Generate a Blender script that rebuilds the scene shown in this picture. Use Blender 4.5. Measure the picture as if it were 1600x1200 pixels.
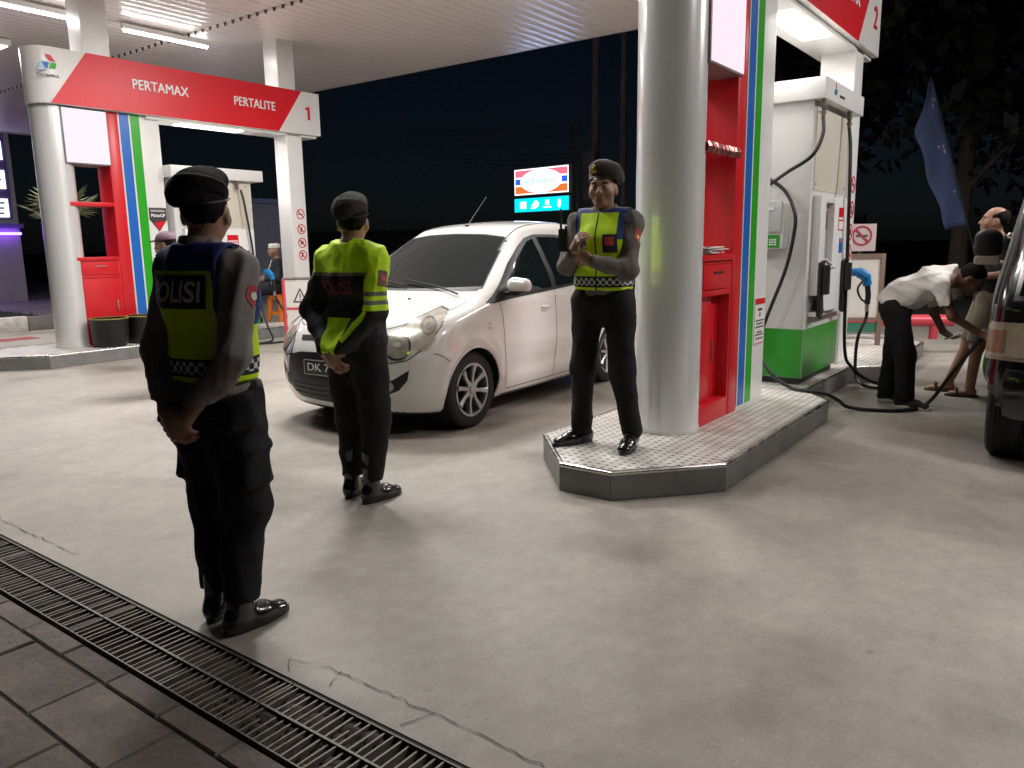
import bpy, bmesh, math, random, sys, time
import numpy as np
from mathutils import Vector, Matrix
from mathutils.bvhtree import BVHTree
from math import sin, cos, pi, radians, sqrt, atan2
random.seed(7)
T0 = time.time()
S = bpy.context.scene
C = S.collection
for o in list(bpy.data.objects):
    bpy.data.objects.remove(o)

# ---------------------------------------------------------------- camera
# world axes: X runs along the pump islands (away from the camera), Y across them, Z up
F_PX, PITCH, ROLL, CAM_H, YAW = 1215.0, radians(10.25), radians(-.88), 1.42, radians(36.7)
def cam_axes():
    f = np.array([0, cos(PITCH), -sin(PITCH)]); u = np.array([0, sin(PITCH), cos(PITCH)]); x = np.array([1., 0, 0])
    x, u = cos(ROLL)*x + sin(ROLL)*u, -sin(ROLL)*x + cos(ROLL)*u
    M = np.array([[sin(YAW), cos(YAW), 0], [-cos(YAW), sin(YAW), 0], [0, 0, 1.]])
    return M @ x, M @ u, M @ f
CX, CU, CF = cam_axes()
cam = bpy.data.objects.new('camera', bpy.data.cameras.new('camera'))
C.objects.link(cam)
cam.matrix_world = Matrix(((CX[0], CU[0], -CF[0], 0), (CX[1], CU[1], -CF[1], 0), (CX[2], CU[2], -CF[2], CAM_H), (0, 0, 0, 1)))
cam.data.sensor_fit = 'HORIZONTAL'
cam.data.sensor_width = 36
cam.data.lens = 36 * F_PX / 1600
cam.data.clip_start = .05
cam.data.clip_end = 600
S.camera = cam

# ---------------------------------------------------------------- night sky and exposure
W = bpy.data.worlds.new('World')
S.world = W
W.use_nodes = True
nt = W.node_tree
bg = nt.nodes['Background']
sk = nt.nodes.new('ShaderNodeTexSky')
sk.sky_type = 'NISHITA'
sk.sun_disc = False
sk.sun_elevation = radians(35)
sk.sun_rotation = radians(250)
nt.links.new(sk.outputs[0], bg.inputs[0])
sk.ozone_density = 7
bg.inputs[1].default_value = .0008
S.view_settings.view_transform = 'Standard'
S.view_settings.look = 'None'
S.view_settings.gamma = 1
S.view_settings.exposure = .38
S.view_settings.use_curve_mapping = False
S.cycles.use_denoising = True
S.cycles.max_bounces = 8
S.cycles.sample_clamp_indirect = 4
S.cycles.caustics_reflective = False
S.cycles.caustics_refractive = False

# ---------------------------------------------------------------- materials
MATS = {}
def mat(name, col, rough=.5, metal=0., var=0., vscale=3., bump=0., bscale=60., spec=.5, coat=0., emit=None, estr=0., sheen=0., rvar=0.):
    m = bpy.data.materials.new(name); m.use_nodes = True
    t = m.node_tree; N = t.nodes; L = t.links; b = N['Principled BSDF']
    b.inputs['Base Color'].default_value = (*col, 1)
    b.inputs['Roughness'].default_value = rough
    b.inputs['Metallic'].default_value = metal
    b.inputs['Specular IOR Level'].default_value = spec
    b.inputs['Coat Weight'].default_value = coat
    b.inputs['Coat Roughness'].default_value = .06
    if sheen:
        b.inputs['Sheen Weight'].default_value = sheen
    if emit:
        b.inputs['Emission Color'].default_value = (*emit, 1)
        b.inputs['Emission Strength'].default_value = estr
    if var or bump or rvar:
        tc = N.new('ShaderNodeTexCoord')
    if var or rvar:
        n = N.new('ShaderNodeTexNoise'); n.inputs['Scale'].default_value = vscale; n.inputs['Detail'].default_value = 7
        n.inputs['Roughness'].default_value = .65
        L.new(tc.outputs['Object'], n.inputs['Vector'])
    if var:
        r = N.new('ShaderNodeMapRange'); r.inputs[1].default_value = .3; r.inputs[2].default_value = .7
        r.inputs[3].default_value = 1 - var; r.inputs[4].default_value = 1 + var * .6
        L.new(n.outputs[0], r.inputs[0])
        v = N.new('ShaderNodeVectorMath'); v.operation = 'SCALE'; v.inputs[0].default_value = col
        L.new(r.outputs[0], v.inputs['Scale']); L.new(v.outputs[0], b.inputs['Base Color'])
    if rvar:
        r = N.new('ShaderNodeMapRange'); r.inputs[1].default_value = .3; r.inputs[2].default_value = .7
        r.inputs[3].default_value = max(.02, rough - rvar); r.inputs[4].default_value = min(1, rough + rvar)
        L.new(n.outputs[0], r.inputs[0]); L.new(r.outputs[0], b.inputs['Roughness'])
    if bump:
        n2 = N.new('ShaderNodeTexNoise'); n2.inputs['Scale'].default_value = bscale; n2.inputs['Detail'].default_value = 4
        L.new(tc.outputs['Object'], n2.inputs['Vector'])
        bp = N.new('ShaderNodeBump'); bp.inputs['Strength'].default_value = bump; bp.inputs['Distance'].default_value = .01
        L.new(n2.outputs[0], bp.inputs['Height']); L.new(bp.outputs[0], b.inputs['Normal'])
    MATS[name] = m
    return m
def emis(name, col, strength):
    m = bpy.data.materials.new(name); m.use_nodes = True
    t = m.node_tree; N = t.nodes
    N.remove(N['Principled BSDF'])
    e = N.new('ShaderNodeEmission'); e.inputs[0].default_value = (*col, 1); e.inputs[1].default_value = strength
    t.links.new(e.outputs[0], N['Material Output'].inputs[0])
    return m

# ---------------------------------------------------------------- object helpers
def tag(o, label=None, cat=None, group=None, kind=None):
    if label: o['label'] = label
    if cat: o['category'] = cat
    if group: o['group'] = group
    if kind: o['kind'] = kind
    return o
def thing(name, label, cat, loc=(0, 0, 0), rz=0., group=None):
    o = bpy.data.objects.new(name, None); C.objects.link(o)
    o.empty_display_size = .1
    o.location = loc; o.rotation_euler = (0, 0, rz)
    tag(o, label, cat, group)
    return o
def wmat(o):
    m = Matrix.LocRotScale(o.location, o.rotation_euler, o.scale)
    return wmat(o.parent) @ m if o.parent else m
def children(o):
    return [c for c in bpy.data.objects if c.parent == o]
def copy_tree(o, parent=None):
    c = o.copy(); C.objects.link(c)
    if parent is not None: c.parent = parent
    for ch in children(o): copy_tree(ch, c)
    return c

class MB:
    """collects faces of ONE mesh; coordinates are world ones unless local=True at build"""
    def __init__(s): s.v = []; s.f = []; s.m = []
    def add(s, vs, fs, mi=0):
        k = len(s.v); s.v += [tuple(map(float, p)) for p in vs]; s.f += [tuple(i + k for i in f) for f in fs]; s.m += [mi] * len(fs)
        return s
    def box(s, lo, hi, mi=0):
        x0, y0, z0 = lo; x1, y1, z1 = hi
        return s.add([(x0,y0,z0),(x1,y0,z0),(x1,y1,z0),(x0,y1,z0),(x0,y0,z1),(x1,y0,z1),(x1,y1,z1),(x0,y1,z1)],
                     [(0,3,2,1),(4,5,6,7),(0,1,5,4),(1,2,6,5),(2,3,7,6),(3,0,4,7)], mi)
    def obox(s, c, ax, ay, az, mi=0):
        c, ax, ay, az = map(np.array, (c, ax, ay, az)); c = c.astype(float)
        P = [c + i*ax + j*ay + k*az for k in (-1, 1) for i, j in ((-1,-1),(1,-1),(1,1),(-1,1))]
        return s.add(P, [(0,3,2,1),(4,5,6,7),(0,1,5,4),(1,2,6,5),(2,3,7,6),(3,0,4,7)], mi)
    def prism(s, poly, z0, z1, mi=0):
        n = len(poly)
        s.add([(x, y, z0) for x, y in poly] + [(x, y, z1) for x, y in poly],
              [tuple(range(n-1, -1, -1)), tuple(range(n, 2*n))] + [(i, (i+1) % n, n + (i+1) % n, n + i) for i in range(n)], mi)
        return s
    def prismb(s, poly, b0, b1, mi=0):
        """polygon in (x, z) extruded along y"""
        n = len(poly)
        return s.add([(x, b0, z) for x, z in poly] + [(x, b1, z) for x, z in poly],
              [tuple(range(n)), tuple(range(2*n-1, n-1, -1))] + [(i, n + i, n + (i+1) % n, (i+1) % n) for i in range(n)], mi)
    def cyl(s, p0, p1, r0, r1=None, n=16, mi=0, caps=True):
        r1 = r0 if r1 is None else r1
        return s.tube([p0, p1], [r0, r1], n, mi, caps)
    def tube(s, path, r, n=10, mi=0, caps=True):
        P = [Vector(p) for p in path]; R = r if isinstance(r, (list, tuple)) else [r] * len(P)
        up = None; vs = []
        for i, p in enumerate(P):
            d = (P[min(i+1, len(P)-1)] - P[max(i-1, 0)]).normalized()
            if up is None:
                up = Vector((0, 0, 1)) if abs(d.z) < .9 else Vector((1, 0, 0))
            a = d.cross(up)
            if a.length < 1e-5: a = d.cross(Vector((0, 1, 0)))
            a.normalize(); b = a.cross(d).normalized(); up = b
            vs += [p + R[i] * (cos(2*pi*k/n) * a + sin(2*pi*k/n) * b) for k in range(n)]
        fs = [(i*n + k, i*n + (k+1) % n, (i+1)*n + (k+1) % n, (i+1)*n + k) for i in range(len(P)-1) for k in range(n)]
        if caps: fs += [tuple(range(n-1, -1, -1)), tuple((len(P)-1)*n + k for k in range(n))]
        fs = [tuple(reversed(f)) for f in fs]
        return s.add(vs, fs, mi)
    def lathe(s, prof, c, axis=(0, 0, 1), n=32, mi=0, ref=None):
        A = Vector(axis).normalized(); U = A.orthogonal().normalized(); V = A.cross(U); c = Vector(c)
        vs = [c + A * h + r * (cos(2*pi*k/n) * U + sin(2*pi*k/n) * V) for r, h in prof for k in range(n)]
        fs = [(i*n + k, i*n + (k+1) % n, (i+1)*n + (k+1) % n, (i+1)*n + k) for i in range(len(prof)-1) for k in range(n)]
        return s.add(vs, fs, mi)
    def ell(s, c, r, n=12, mi=0, rot=None):
        vs = []; fs = []
        for i in range(n+1):
            for k in range(2*n):
                p = Vector((r[0]*sin(pi*i/n)*cos(pi*k/n), r[1]*sin(pi*i/n)*sin(pi*k/n), r[2]*cos(pi*i/n)))
                if rot: p = rot @ p
                vs.append(Vector(c) + p)
        m = 2*n
        fs = [(i*m+k, (i+1)*m+k, (i+1)*m+(k+1) % m, i*m+(k+1) % m) for i in range(n) for k in range(m)]
        return s.add(vs, fs, mi)
    def text(s, string, o, ex, ey, size, depth=.002, bold=0., mi=0, fit=None, align='CENTER', warp=None):
        vs, fs = text_mesh(string, 0.)
        xs = [p[0] for p in vs]; w = max(xs) - min(xs)
        kx = size if fit is None else fit / w
        x0 = {'CENTER': (max(xs) + min(xs)) / 2, 'LEFT': min(xs), 'RIGHT': max(xs)}[align]
        o, ex, ey = Vector(o), Vector(ex).normalized(), Vector(ey).normalized(); nz = ex.cross(ey)
        for i, (du, dv) in enumerate(((0, 0), (-1, .5), (1, -.5), (-1, -.5), (1, .5)) if bold else ((0, 0),)):   # heavier strokes: the outline repeated a hair's breadth apart
            s.add([o + ex * ((p[0] - x0) * kx + du*bold*size*1.6) + ey * (p[1] * size + dv*bold*size*1.2) + nz * (p[2] * depth * (1 + .12*i)) for p in vs], fs, mi)
        return s
    def build(s, name, mats, parent=None, bevel=0., seg=2, local=False, angle=35, smooth=True, merge=False):
        me = bpy.data.meshes.new(name)
        me.from_pydata(s.v, [], s.f)
        mats = mats if isinstance(mats, (list, tuple)) else [mats]
        for m in mats: me.materials.append(m)
        if len(mats) > 1:
            me.polygons.foreach_set('material_index', s.m)
        o = bpy.data.objects.new(name, me); C.objects.link(o)
        if parent is not None:
            o.parent = parent
            if not local: me.transform(wmat(parent).inverted())
        if bevel or merge:
            bm = bmesh.new(); bm.from_mesh(me)
            if merge: bmesh.ops.remove_doubles(bm, verts=bm.verts, dist=1e-5)
            bmesh.ops.recalc_face_normals(bm, faces=bm.faces)
            if bevel:
                es = [e for e in bm.edges if len(e.link_faces) == 2 and e.calc_face_angle(0) > .5]
                bmesh.ops.bevel(bm, geom=es, offset=bevel, segments=seg, affect='EDGES', profile=.6)
            bm.to_mesh(me); bm.free()
        if smooth:
            me.shade_smooth(); me.set_sharp_from_angle(angle=radians(angle))
        me.update()
        return o
_TXT = {}
def text_mesh(string, bold=0.):
    """built-in font outlines: cap height 1, extruded 0..1 in z"""
    if (string, bold) in _TXT: return _TXT[string, bold]
    cu = bpy.data.curves.new('t', 'FONT'); cu.body = string; cu.size = 1; cu.offset = bold; cu.extrude = .5; cu.resolution_u = 3
    ob = bpy.data.objects.new('t', cu); C.objects.link(ob)
    dg = bpy.context.evaluated_depsgraph_get()
    me = bpy.data.meshes.new_from_object(ob.evaluated_get(dg))
    k = 1 / .7
    vs = [(v.co.x * k, v.co.y * k, v.co.z + .5) for v in me.vertices]; fs = [tuple(p.vertices) for p in me.polygons]
    bpy.data.objects.remove(ob); bpy.data.meshes.remove(me)
    _TXT[string, bold] = (vs, fs)
    return vs, fs
def spline(pts, n=10):
    """Catmull-Rom through pts"""
    P = [np.array(p, float) for p in pts]; P = [2*P[0]-P[1]] + P + [2*P[-1]-P[-2]]; out = []
    for i in range(1, len(P)-2):
        for k in range(n):
            t = k / n
            out.append(.5*(2*P[i] + (P[i+1]-P[i-1])*t + (2*P[i-1]-5*P[i]+4*P[i+1]-P[i+2])*t*t + (3*P[i]-P[i-1]-3*P[i+1]+P[i+2])*t**3))
    return out + [P[-2]]

# ---------------------------------------------------------------- distance-field surfaces (cars, bodies, clothes)
class Field:
    def __init__(s, lo, hi, h):
        s.lo = np.array(lo, float); s.h = h
        s.n = np.ceil((np.array(hi, float) - s.lo) / h).astype(int) + 1
        s.F = np.full(s.n, 9., np.float32)
    def grid(s, lo, hi):
        i0 = np.clip(np.floor((np.array(lo) - s.lo) / s.h).astype(int), 0, s.n); i1 = np.clip(np.ceil((np.array(hi) - s.lo) / s.h).astype(int) + 1, 0, s.n)
        ax = [(s.lo[k] + s.h * np.arange(i0[k], i1[k])).astype(np.float32) for k in range(3)]
        return tuple(slice(i0[k], i1[k]) for k in range(3)), np.meshgrid(*ax, indexing='ij', sparse=True)
    def put(s, f, lo, hi, k=0., op='u'):
        sl, (X, Y, Z) = s.grid(lo, hi)
        A = s.F[sl]
        if A.size == 0: return s
        B = f(X, Y, Z)
        if op == 'u':
            if k > 0:
                hh = np.maximum(k - np.abs(A - B), 0) / k
                s.F[sl] = np.minimum(A, B) - hh*hh*k*.25
            else: s.F[sl] = np.minimum(A, B)
        elif op == 's':
            if k > 0:
                hh = np.maximum(k - np.abs(A + B), 0) / k
                s.F[sl] = np.maximum(A, -B) + hh*hh*k*.25
            else: s.F[sl] = np.maximum(A, -B)
        elif op == 'i': s.F[sl] = np.maximum(A, B)
        return s
    def limb(s, a, b, ra, rb, k=.03, wide=None, cap=None, op='u'):
        """tapered rounded limb from a to b; ra/rb a radius or (width, depth) measured along and across the direction wide"""
        a = np.array(a, np.float32); b = np.array(b, np.float32); d = b - a; L = float(np.linalg.norm(d)) + 1e-6; d = d / L
        ra = (ra, ra) if np.isscalar(ra) else ra; rb = (rb, rb) if np.isscalar(rb) else rb
        if wide is None: wide = np.array([1, 0, 0.]) if abs(d[0]) < .9 else np.array([0, 1, 0.])
        w = np.array(wide, float); w = w - d * (w @ d); w /= np.linalg.norm(w); e = np.cross(d, w)
        cp = cap if cap is not None else None
        R = max(*ra, *rb) + k + 2.5 * s.h
        lo = np.minimum(a, b) - R; hi = np.maximum(a, b) + R
        def f(X, Y, Z):
            x, y, z = X - a[0], Y - a[1], Z - a[2]
            t = x*d[0] + y*d[1] + z*d[2]
            qw = x*w[0] + y*w[1] + z*w[2]; qd = x*e[0] + y*e[1] + z*e[2]
            tc = np.clip(t, 0, L); u = tc / L
            rw = ra[0] + (rb[0]-ra[0]) * u; rd = ra[1] + (rb[1]-ra[1]) * u
            rm = np.minimum(rw, rd)
            ov = (t - tc) / (rm if cp is None else cp)
            return ((np.sqrt((qw/rw)**2 + (qd/rd)**2 + ov*ov) - 1) * rm).astype(np.float32)
        return s.put(f, lo, hi, k, op)
    def ball(s, c, r, k=.02, rot=None, op='u'):
        r = np.array((r, r, r) if np.isscalar(r) else r, float); Rm = np.eye(3) if rot is None else np.array(rot)
        m = r.max() + k + 2.5 * s.h
        def f(X, Y, Z):
            x, y, z = X - c[0], Y - c[1], Z - c[2]
            q = [(Rm[0][i]*x + Rm[1][i]*y + Rm[2][i]*z) / r[i] for i in range(3)]
            n = np.sqrt(q[0]**2 + q[1]**2 + q[2]**2)
            g = np.sqrt((q[0]/r[0])**2 + (q[1]/r[1])**2 + (q[2]/r[2])**2) + 1e-6
            return (n * (n - 1) / g).astype(np.float32)
        return s.put(f, np.array(c) - m, np.array(c) + m, k, op)
    def half(s, p, n):
        """keep the side of the plane away from normal n"""
        n = np.array(n, float); n /= np.linalg.norm(n)
        return s.put(lambda X, Y, Z: ((X-p[0])*n[0] + (Y-p[1])*n[1] + (Z-p[2])*n[2]).astype(np.float32), s.lo, s.lo + s.h * s.n, 0, 'i')
    def mesh(s):
        F = s.F; F[0] = F[-1] = 9; F[:, 0] = F[:, -1] = 9; F[:, :, 0] = F[:, :, -1] = 9
        I = F < 0
        c = np.zeros(tuple(np.array(F.shape) - 1), np.uint8)
        sh = [(i, j, k) for i in (0, 1) for j in (0, 1) for k in (0, 1)]
        n0, n1, n2 = c.shape
        for i, j, k in sh: c += I[i:i+n0, j:j+n1, k:k+n2]
        act = np.argwhere((c > 0) & (c < 8))
        idx = np.full(c.shape, -1, np.int32); idx[tuple(act.T)] = np.arange(len(act))
        P = np.zeros((len(act), 3)); cnt = np.zeros(len(act))
        vals = {q: F[act[:, 0]+q[0], act[:, 1]+q[1], act[:, 2]+q[2]] for q in sh}
        for q in sh:
            for ax in range(3):
                if q[ax] == 0:
                    r = tuple(q[i] + (i == ax) for i in range(3)); A, B = vals[q], vals[r]
                    x = (A < 0) != (B < 0); t = A[x] / (A[x] - B[x])
                    p = np.tile(np.array(q, float), (x.sum(), 1)); p[:, ax] += t
                    P[x] += p; cnt[x] += 1
        P = s.lo + s.h * (act + P / cnt[:, None])
        fs = []
        for ax in range(3):
            u, v = (ax+1) % 3, (ax+2) % 3
            A = np.moveaxis(I, ax, 0); ed = np.argwhere(A[:-1] != A[1:])
            g = np.zeros_like(ed); g[:, ax] = ed[:, 0]
            rest = [i for i in range(3) if i != ax]
            g[:, rest[0]] = ed[:, 1]; g[:, rest[1]] = ed[:, 2]
            flip = I[tuple(g.T)]
            def cell(du, dv):
                h = g.copy(); h[:, u] += du; h[:, v] += dv
                return idx[tuple(h.T)]
            Q = np.stack([cell(-1, -1), cell(0, -1), cell(0, 0), cell(-1, 0)], 1)
            Q[~flip] = Q[~flip][:, ::-1]
            fs.append(Q)
        return P, np.concatenate(fs)
def smooth_mesh(P, Q, it=2, lam=.5):
    E = np.concatenate([Q[:, [0, 1]], Q[:, [1, 2]], Q[:, [2, 3]], Q[:, [3, 0]]])
    cnt = np.bincount(E.ravel(), minlength=len(P)).astype(float)[:, None]
    for _ in range(it):
        A = np.zeros_like(P)
        for k in range(3):
            A[:, k] = np.bincount(E[:, 0], P[E[:, 1], k], len(P)) + np.bincount(E[:, 1], P[E[:, 0], k], len(P))
        P = P + lam * (A / cnt - P)
    return P
def vnormals(P, Q):
    n = np.cross(P[Q[:, 2]] - P[Q[:, 0]], P[Q[:, 3]] - P[Q[:, 1]]); N = np.zeros_like(P)
    for k in range(4):
        for j in range(3): N[:, j] += np.bincount(Q[:, k], n[:, j], len(P))
    return N / (np.linalg.norm(N, axis=1)[:, None] + 1e-9)
def folds(P, Q, amp, freq, seed=0, stretch=(1, 1, .45), n=9):
    """cloth creases: push vertices along their normals by a ridged sum of waves"""
    rg = np.random.RandomState(seed); N = vnormals(P, Q); q = P * np.array(stretch)
    s = np.zeros(len(P))
    for i in range(n):
        d = rg.normal(size=3); d /= np.linalg.norm(d); f = freq * rg.uniform(.6, 1.7); w = q @ d * f + rg.uniform(0, 6.28)
        w = w + 1.1 * np.sin(q @ rg.normal(size=3) * freq * .5 + rg.uniform(0, 6))
        s += (1 - 2 * np.abs(np.sin(w)) ** .8) / n * 2.2
    a = amp if np.isscalar(amp) else amp(P)
    return P + N * (s * a)[:, None]
def np_obj(name, P, Q, mats, parent=None, local=True, fmat=None, smooth=True):
    me = bpy.data.meshes.new(name)
    me.vertices.add(len(P)); me.vertices.foreach_set('co', np.asarray(P, np.float32).ravel())
    Q = np.asarray(Q, np.int32); k = Q.shape[1]
    me.loops.add(Q.size); me.loops.foreach_set('vertex_index', Q.ravel())
    me.polygons.add(len(Q)); me.polygons.foreach_set('loop_start', np.arange(0, Q.size, k, dtype=np.int32)); me.polygons.foreach_set('loop_total', np.full(len(Q), k, np.int32))
    for m in (mats if isinstance(mats, (list, tuple)) else [mats]): me.materials.append(m)
    if fmat is not None: me.polygons.foreach_set('material_index', np.asarray(fmat, np.int32))
    me.update(calc_edges=True); me.validate()
    if smooth: me.shade_smooth()
    o = bpy.data.objects.new(name, me); C.objects.link(o)
    if parent is not None:
        o.parent = parent
        if not local: me.transform(wmat(parent).inverted())
    return o
def bvh_of(P, Q):
    return BVHTree.FromPolygons([Vector(p) for p in P], [tuple(map(int, q)) for q in Q])
def inpoly(px, py, poly):
    c = False; n = len(poly); j = n - 1
    for i in range(n):
        xi, yi = poly[i]; xj, yj = poly[j]
        if (yi > py) != (yj > py) and px < (xj - xi) * (py - yi) / (yj - yi) + xi: c = not c
        j = i
    return c
def patch(bvh, poly, o, ex, ey, res=.02, lift=.003, thick=0., reach=2.):
    """a sheet cut to the outline poly (in the plane o, ex, ey) and laid on the surface behind it: returns verts, faces"""
    o, ex, ey = Vector(o), Vector(ex).normalized(), Vector(ey).normalized(); nz = ex.cross(ey)
    bm = bmesh.new()
    dens = []
    n = len(poly)
    for i in range(n):
        a, b = Vector(poly[i]), Vector(poly[(i+1) % n]); k = max(1, int((b - a).length / res))
        dens += [a.lerp(b, t / k) for t in range(k)]
    vs = [bm.verts.new((p[0], p[1], 0)) for p in dens]
    bm.faces.new(vs)
    xs = [p[0] for p in dens]; ys = [p[1] for p in dens]
    for axis, lo, hi in ((0, min(xs), max(xs)), (1, min(ys), max(ys))):
        k = int((hi - lo) / res)
        for t in range(1, k + 1):
            co = [0, 0, 0]; no = [0, 0, 0]; co[axis] = lo + (hi - lo) * t / (k + 1); no[axis] = 1
            bmesh.ops.bisect_plane(bm, geom=bm.verts[:] + bm.edges[:] + bm.faces[:], plane_co=co, plane_no=no, dist=1e-6)
    bm.verts.ensure_lookup_table()
    out = []
    bad = []
    for v in bm.verts:
        p = o + ex * v.co.x + ey * v.co.y
        h = bvh.ray_cast(p, -nz, reach)
        out.append((h[0] + nz * lift) if h[0] is not None else None)
    good = [q for q in out if q is not None]
    for i, q in enumerate(out):
        if q is None:
            v = bm.verts[i]; p = o + ex * v.co.x + ey * v.co.y
            g = min(good, key=lambda r: (r - p).cross(nz).length) if good else p
            d = (g - p).dot(nz)
            out[i] = p + nz * d
    bm.verts.index_update()
    fs = [tuple(v.index for v in f.verts) for f in bm.faces]
    bm.free()
    return out, fs
def lay_text(bvh, string, o, ex, ey, size, fit=None, lift=.004, bold=.0, sub=.012, reach=2.):
    vs, fs = text_mesh(string, bold)
    bm = bmesh.new(); xs = [p[0] for p in vs]; x0 = (min(xs) + max(xs)) / 2; w = max(xs) - min(xs); kx = size if fit is None else fit / w
    V = [bm.verts.new(((p[0]-x0)*kx, p[1]*size, p[2])) for p in vs]
    for f in fs:
        try: bm.faces.new([V[i] for i in f])
        except ValueError: pass
    bmesh.ops.delete(bm, geom=[v for v in bm.verts if v.co.z < .5], context='VERTS')
    o, ex, ey = Vector(o), Vector(ex).normalized(), Vector(ey).normalized(); nz = ex.cross(ey)
    k = int(w * kx / sub)
    for t in range(1, k + 1):
        bmesh.ops.bisect_plane(bm, geom=bm.verts[:] + bm.edges[:] + bm.faces[:], plane_co=(-w*kx/2 + w*kx*t/(k+1), 0, 0), plane_no=(1, 0, 0), dist=1e-6)
    hh = int(size / sub)
    for t in range(1, hh + 1):
        bmesh.ops.bisect_plane(bm, geom=bm.verts[:] + bm.edges[:] + bm.faces[:], plane_co=(0, size*t/(hh+1), 0), plane_no=(0, 1, 0), dist=1e-6)
    out = []; last = None
    for v in bm.verts:
        p = o + ex * v.co.x + ey * v.co.y; h = bvh.ray_cast(p, -nz, reach)
        q = h[0] + nz * lift if h[0] is not None else (p + nz * ((last - p).dot(nz)) if last is not None else p - nz * .3)
        if h[0] is not None: last = q
        out.append(q)
    bm.verts.index_update()
    fs = [tuple(v.index for v in f.verts) for f in bm.faces]; bm.free()
    return out, fs
# ================================================================ materials of the place
def concrete_mat():
    m = mat('concrete', (.3, .27, .24), .5)
    t = m.node_tree; N = t.nodes; L = t.links; b = N['Principled BSDF']
    tc = N.new('ShaderNodeTexCoord')
    def noise(sc, det, rough=.6):
        n = N.new('ShaderNodeTexNoise'); n.inputs['Scale'].default_value = sc; n.inputs['Detail'].default_value = det; n.inputs['Roughness'].default_value = rough
        L.new(tc.outputs['Object'], n.inputs['Vector']); return n
    def ramp(src, p0, c0, p1, c1):
        r = N.new('ShaderNodeValToRGB'); r.color_ramp.elements[0].position = p0; r.color_ramp.elements[0].color = (*c0, 1)
        r.color_ramp.elements[1].position = p1; r.color_ramp.elements[1].color = (*c1, 1); L.new(src, r.inputs[0]); return r
    def mul(a, c):
        x = N.new('ShaderNodeMix'); x.data_type = 'RGBA'; x.blend_type = 'MULTIPLY'; x.inputs[0].default_value = 1
        L.new(a, x.inputs[6]); L.new(c, x.inputs[7]); return x.outputs[2]
    base = ramp(noise(.45, 6).outputs[0], .35, (.32, .295, .264), .68, (.415, .386, .35)).outputs[0]
    mott = ramp(noise(2.6, 8, .7).outputs[0], .3, (.8, .8, .8), .7, (1.11, 1.10, 1.08)).outputs[0]
    fine = ramp(noise(70, 4, .7).outputs[0], .3, (.9, .9, .9), .75, (1.06, 1.06, 1.06)).outputs[0]
    stain = ramp(noise(.9, 3, .5).outputs[0], .3, (.68, .66, .64), .44, (1, 1, 1)).outputs[0]
    spots = N.new('ShaderNodeTexVoronoi'); spots.inputs['Scale'].default_value = 2.1; L.new(tc.outputs['Object'], spots.inputs['Vector'])
    sp = ramp(spots.outputs['Distance'], .02, (.6, .58, .56), .045, (1, 1, 1)).outputs[0]
    patchy = ramp(noise(11, 8, .75).outputs[0], .32, (.85, .845, .83), .62, (1.03, 1.03, 1.02)).outputs[0]
    grit = ramp(noise(120, 2, .5).outputs[0], .27, (.5, .48, .45), .36, (1, 1, 1)).outputs[0]
    L.new(mul(mul(mul(mul(mul(mul(base, mott), fine), stain), sp), patchy), grit), b.inputs['Base Color'])
    r = N.new('ShaderNodeMapRange'); r.inputs[1].default_value = .3; r.inputs[2].default_value = .7; r.inputs[3].default_value = .5; r.inputs[4].default_value = .74
    L.new(noise(1.3, 7).outputs[0], r.inputs[0]); L.new(r.outputs[0], b.inputs['Roughness'])
    bp = N.new('ShaderNodeBump'); bp.inputs['Strength'].default_value = .12; bp.inputs['Distance'].default_value = .01
    L.new(noise(45, 6, .75).outputs[0], bp.inputs['Height']); L.new(bp.outputs[0], b.inputs['Normal'])
    return m
M_conc = concrete_mat()
M_asph = mat('asphalt', (.045, .045, .048), .85, var=.25, vscale=4, bump=.4, bscale=60)
M_paver = [mat('paver_stone_%d' % i, c, .75, var=.5, vscale=4, bump=.5, bscale=35) for i, c in enumerate(((.115, .09, .074), (.14, .112, .092), (.095, .077, .065)))]
M_sand = mat('joint_sand', (.06, .05, .042), .95, bump=.5, bscale=80)
M_trench = mat('trench_concrete', (.05, .045, .04), .9, var=.3)
M_galv = mat('galvanised_steel', (.2, .175, .15), .6, metal=.5, var=.5, vscale=9, rvar=.12)
M_dirt = mat('packed_dirt', (.05, .04, .03), .95, var=.4, vscale=20, bump=.8, bscale=50)
M_white = mat('white_panel', (.76, .75, .73), .3, var=.05, vscale=2, spec=.5)
M_whitegloss = mat('white_composite', (.8, .8, .79), .22, var=.03, vscale=1.5, spec=.6, metal=.28)
M_red = mat('red_paint', (.62, .014, .022), .3, var=.06, vscale=3)
M_redd = mat('red_panel', (.66, .012, .022), .35, var=.03)
M_blue = mat('blue_stripe', (.012, .13, .5), .3)
M_green = mat('green_stripe', (.02, .36, .012), .3)
M_greenp = mat('green_panel', (.02, .27, .015), .28, var=.12, vscale=3)
M_grey = mat('kerb_grey', (.2, .195, .19), .4, var=.25, vscale=5, bump=.05, bscale=30)
M_chrome = mat('steel_nosing', (.62, .61, .6), .28, metal=1., var=.15, vscale=9, rvar=.12)
M_dark = mat('dark_metal', (.02, .02, .022), .5)
M_black = mat('black_plastic', (.012, .012, .013), .45)
M_rubber = mat('hose_rubber', (.011, .011, .012), .42, bump=.1, bscale=200)
M_disp = mat('dispenser_paint', (.6, .6, .58), .35, var=.04, vscale=2)
M_beige = mat('beige_panel', (.62, .57, .48), .42, var=.03)
M_glassd = mat('dark_glass', (.05, .05, .055), .08)
M_soffit = mat('soffit_metal', (.92, .84, .81), .26, metal=.0, var=.05, vscale=1.2, spec=.6)
M_trim = mat('canopy_trim', (.5, .42, .4), .4)
M_text = mat('white_letters', (.85, .85, .85), .4)
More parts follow.
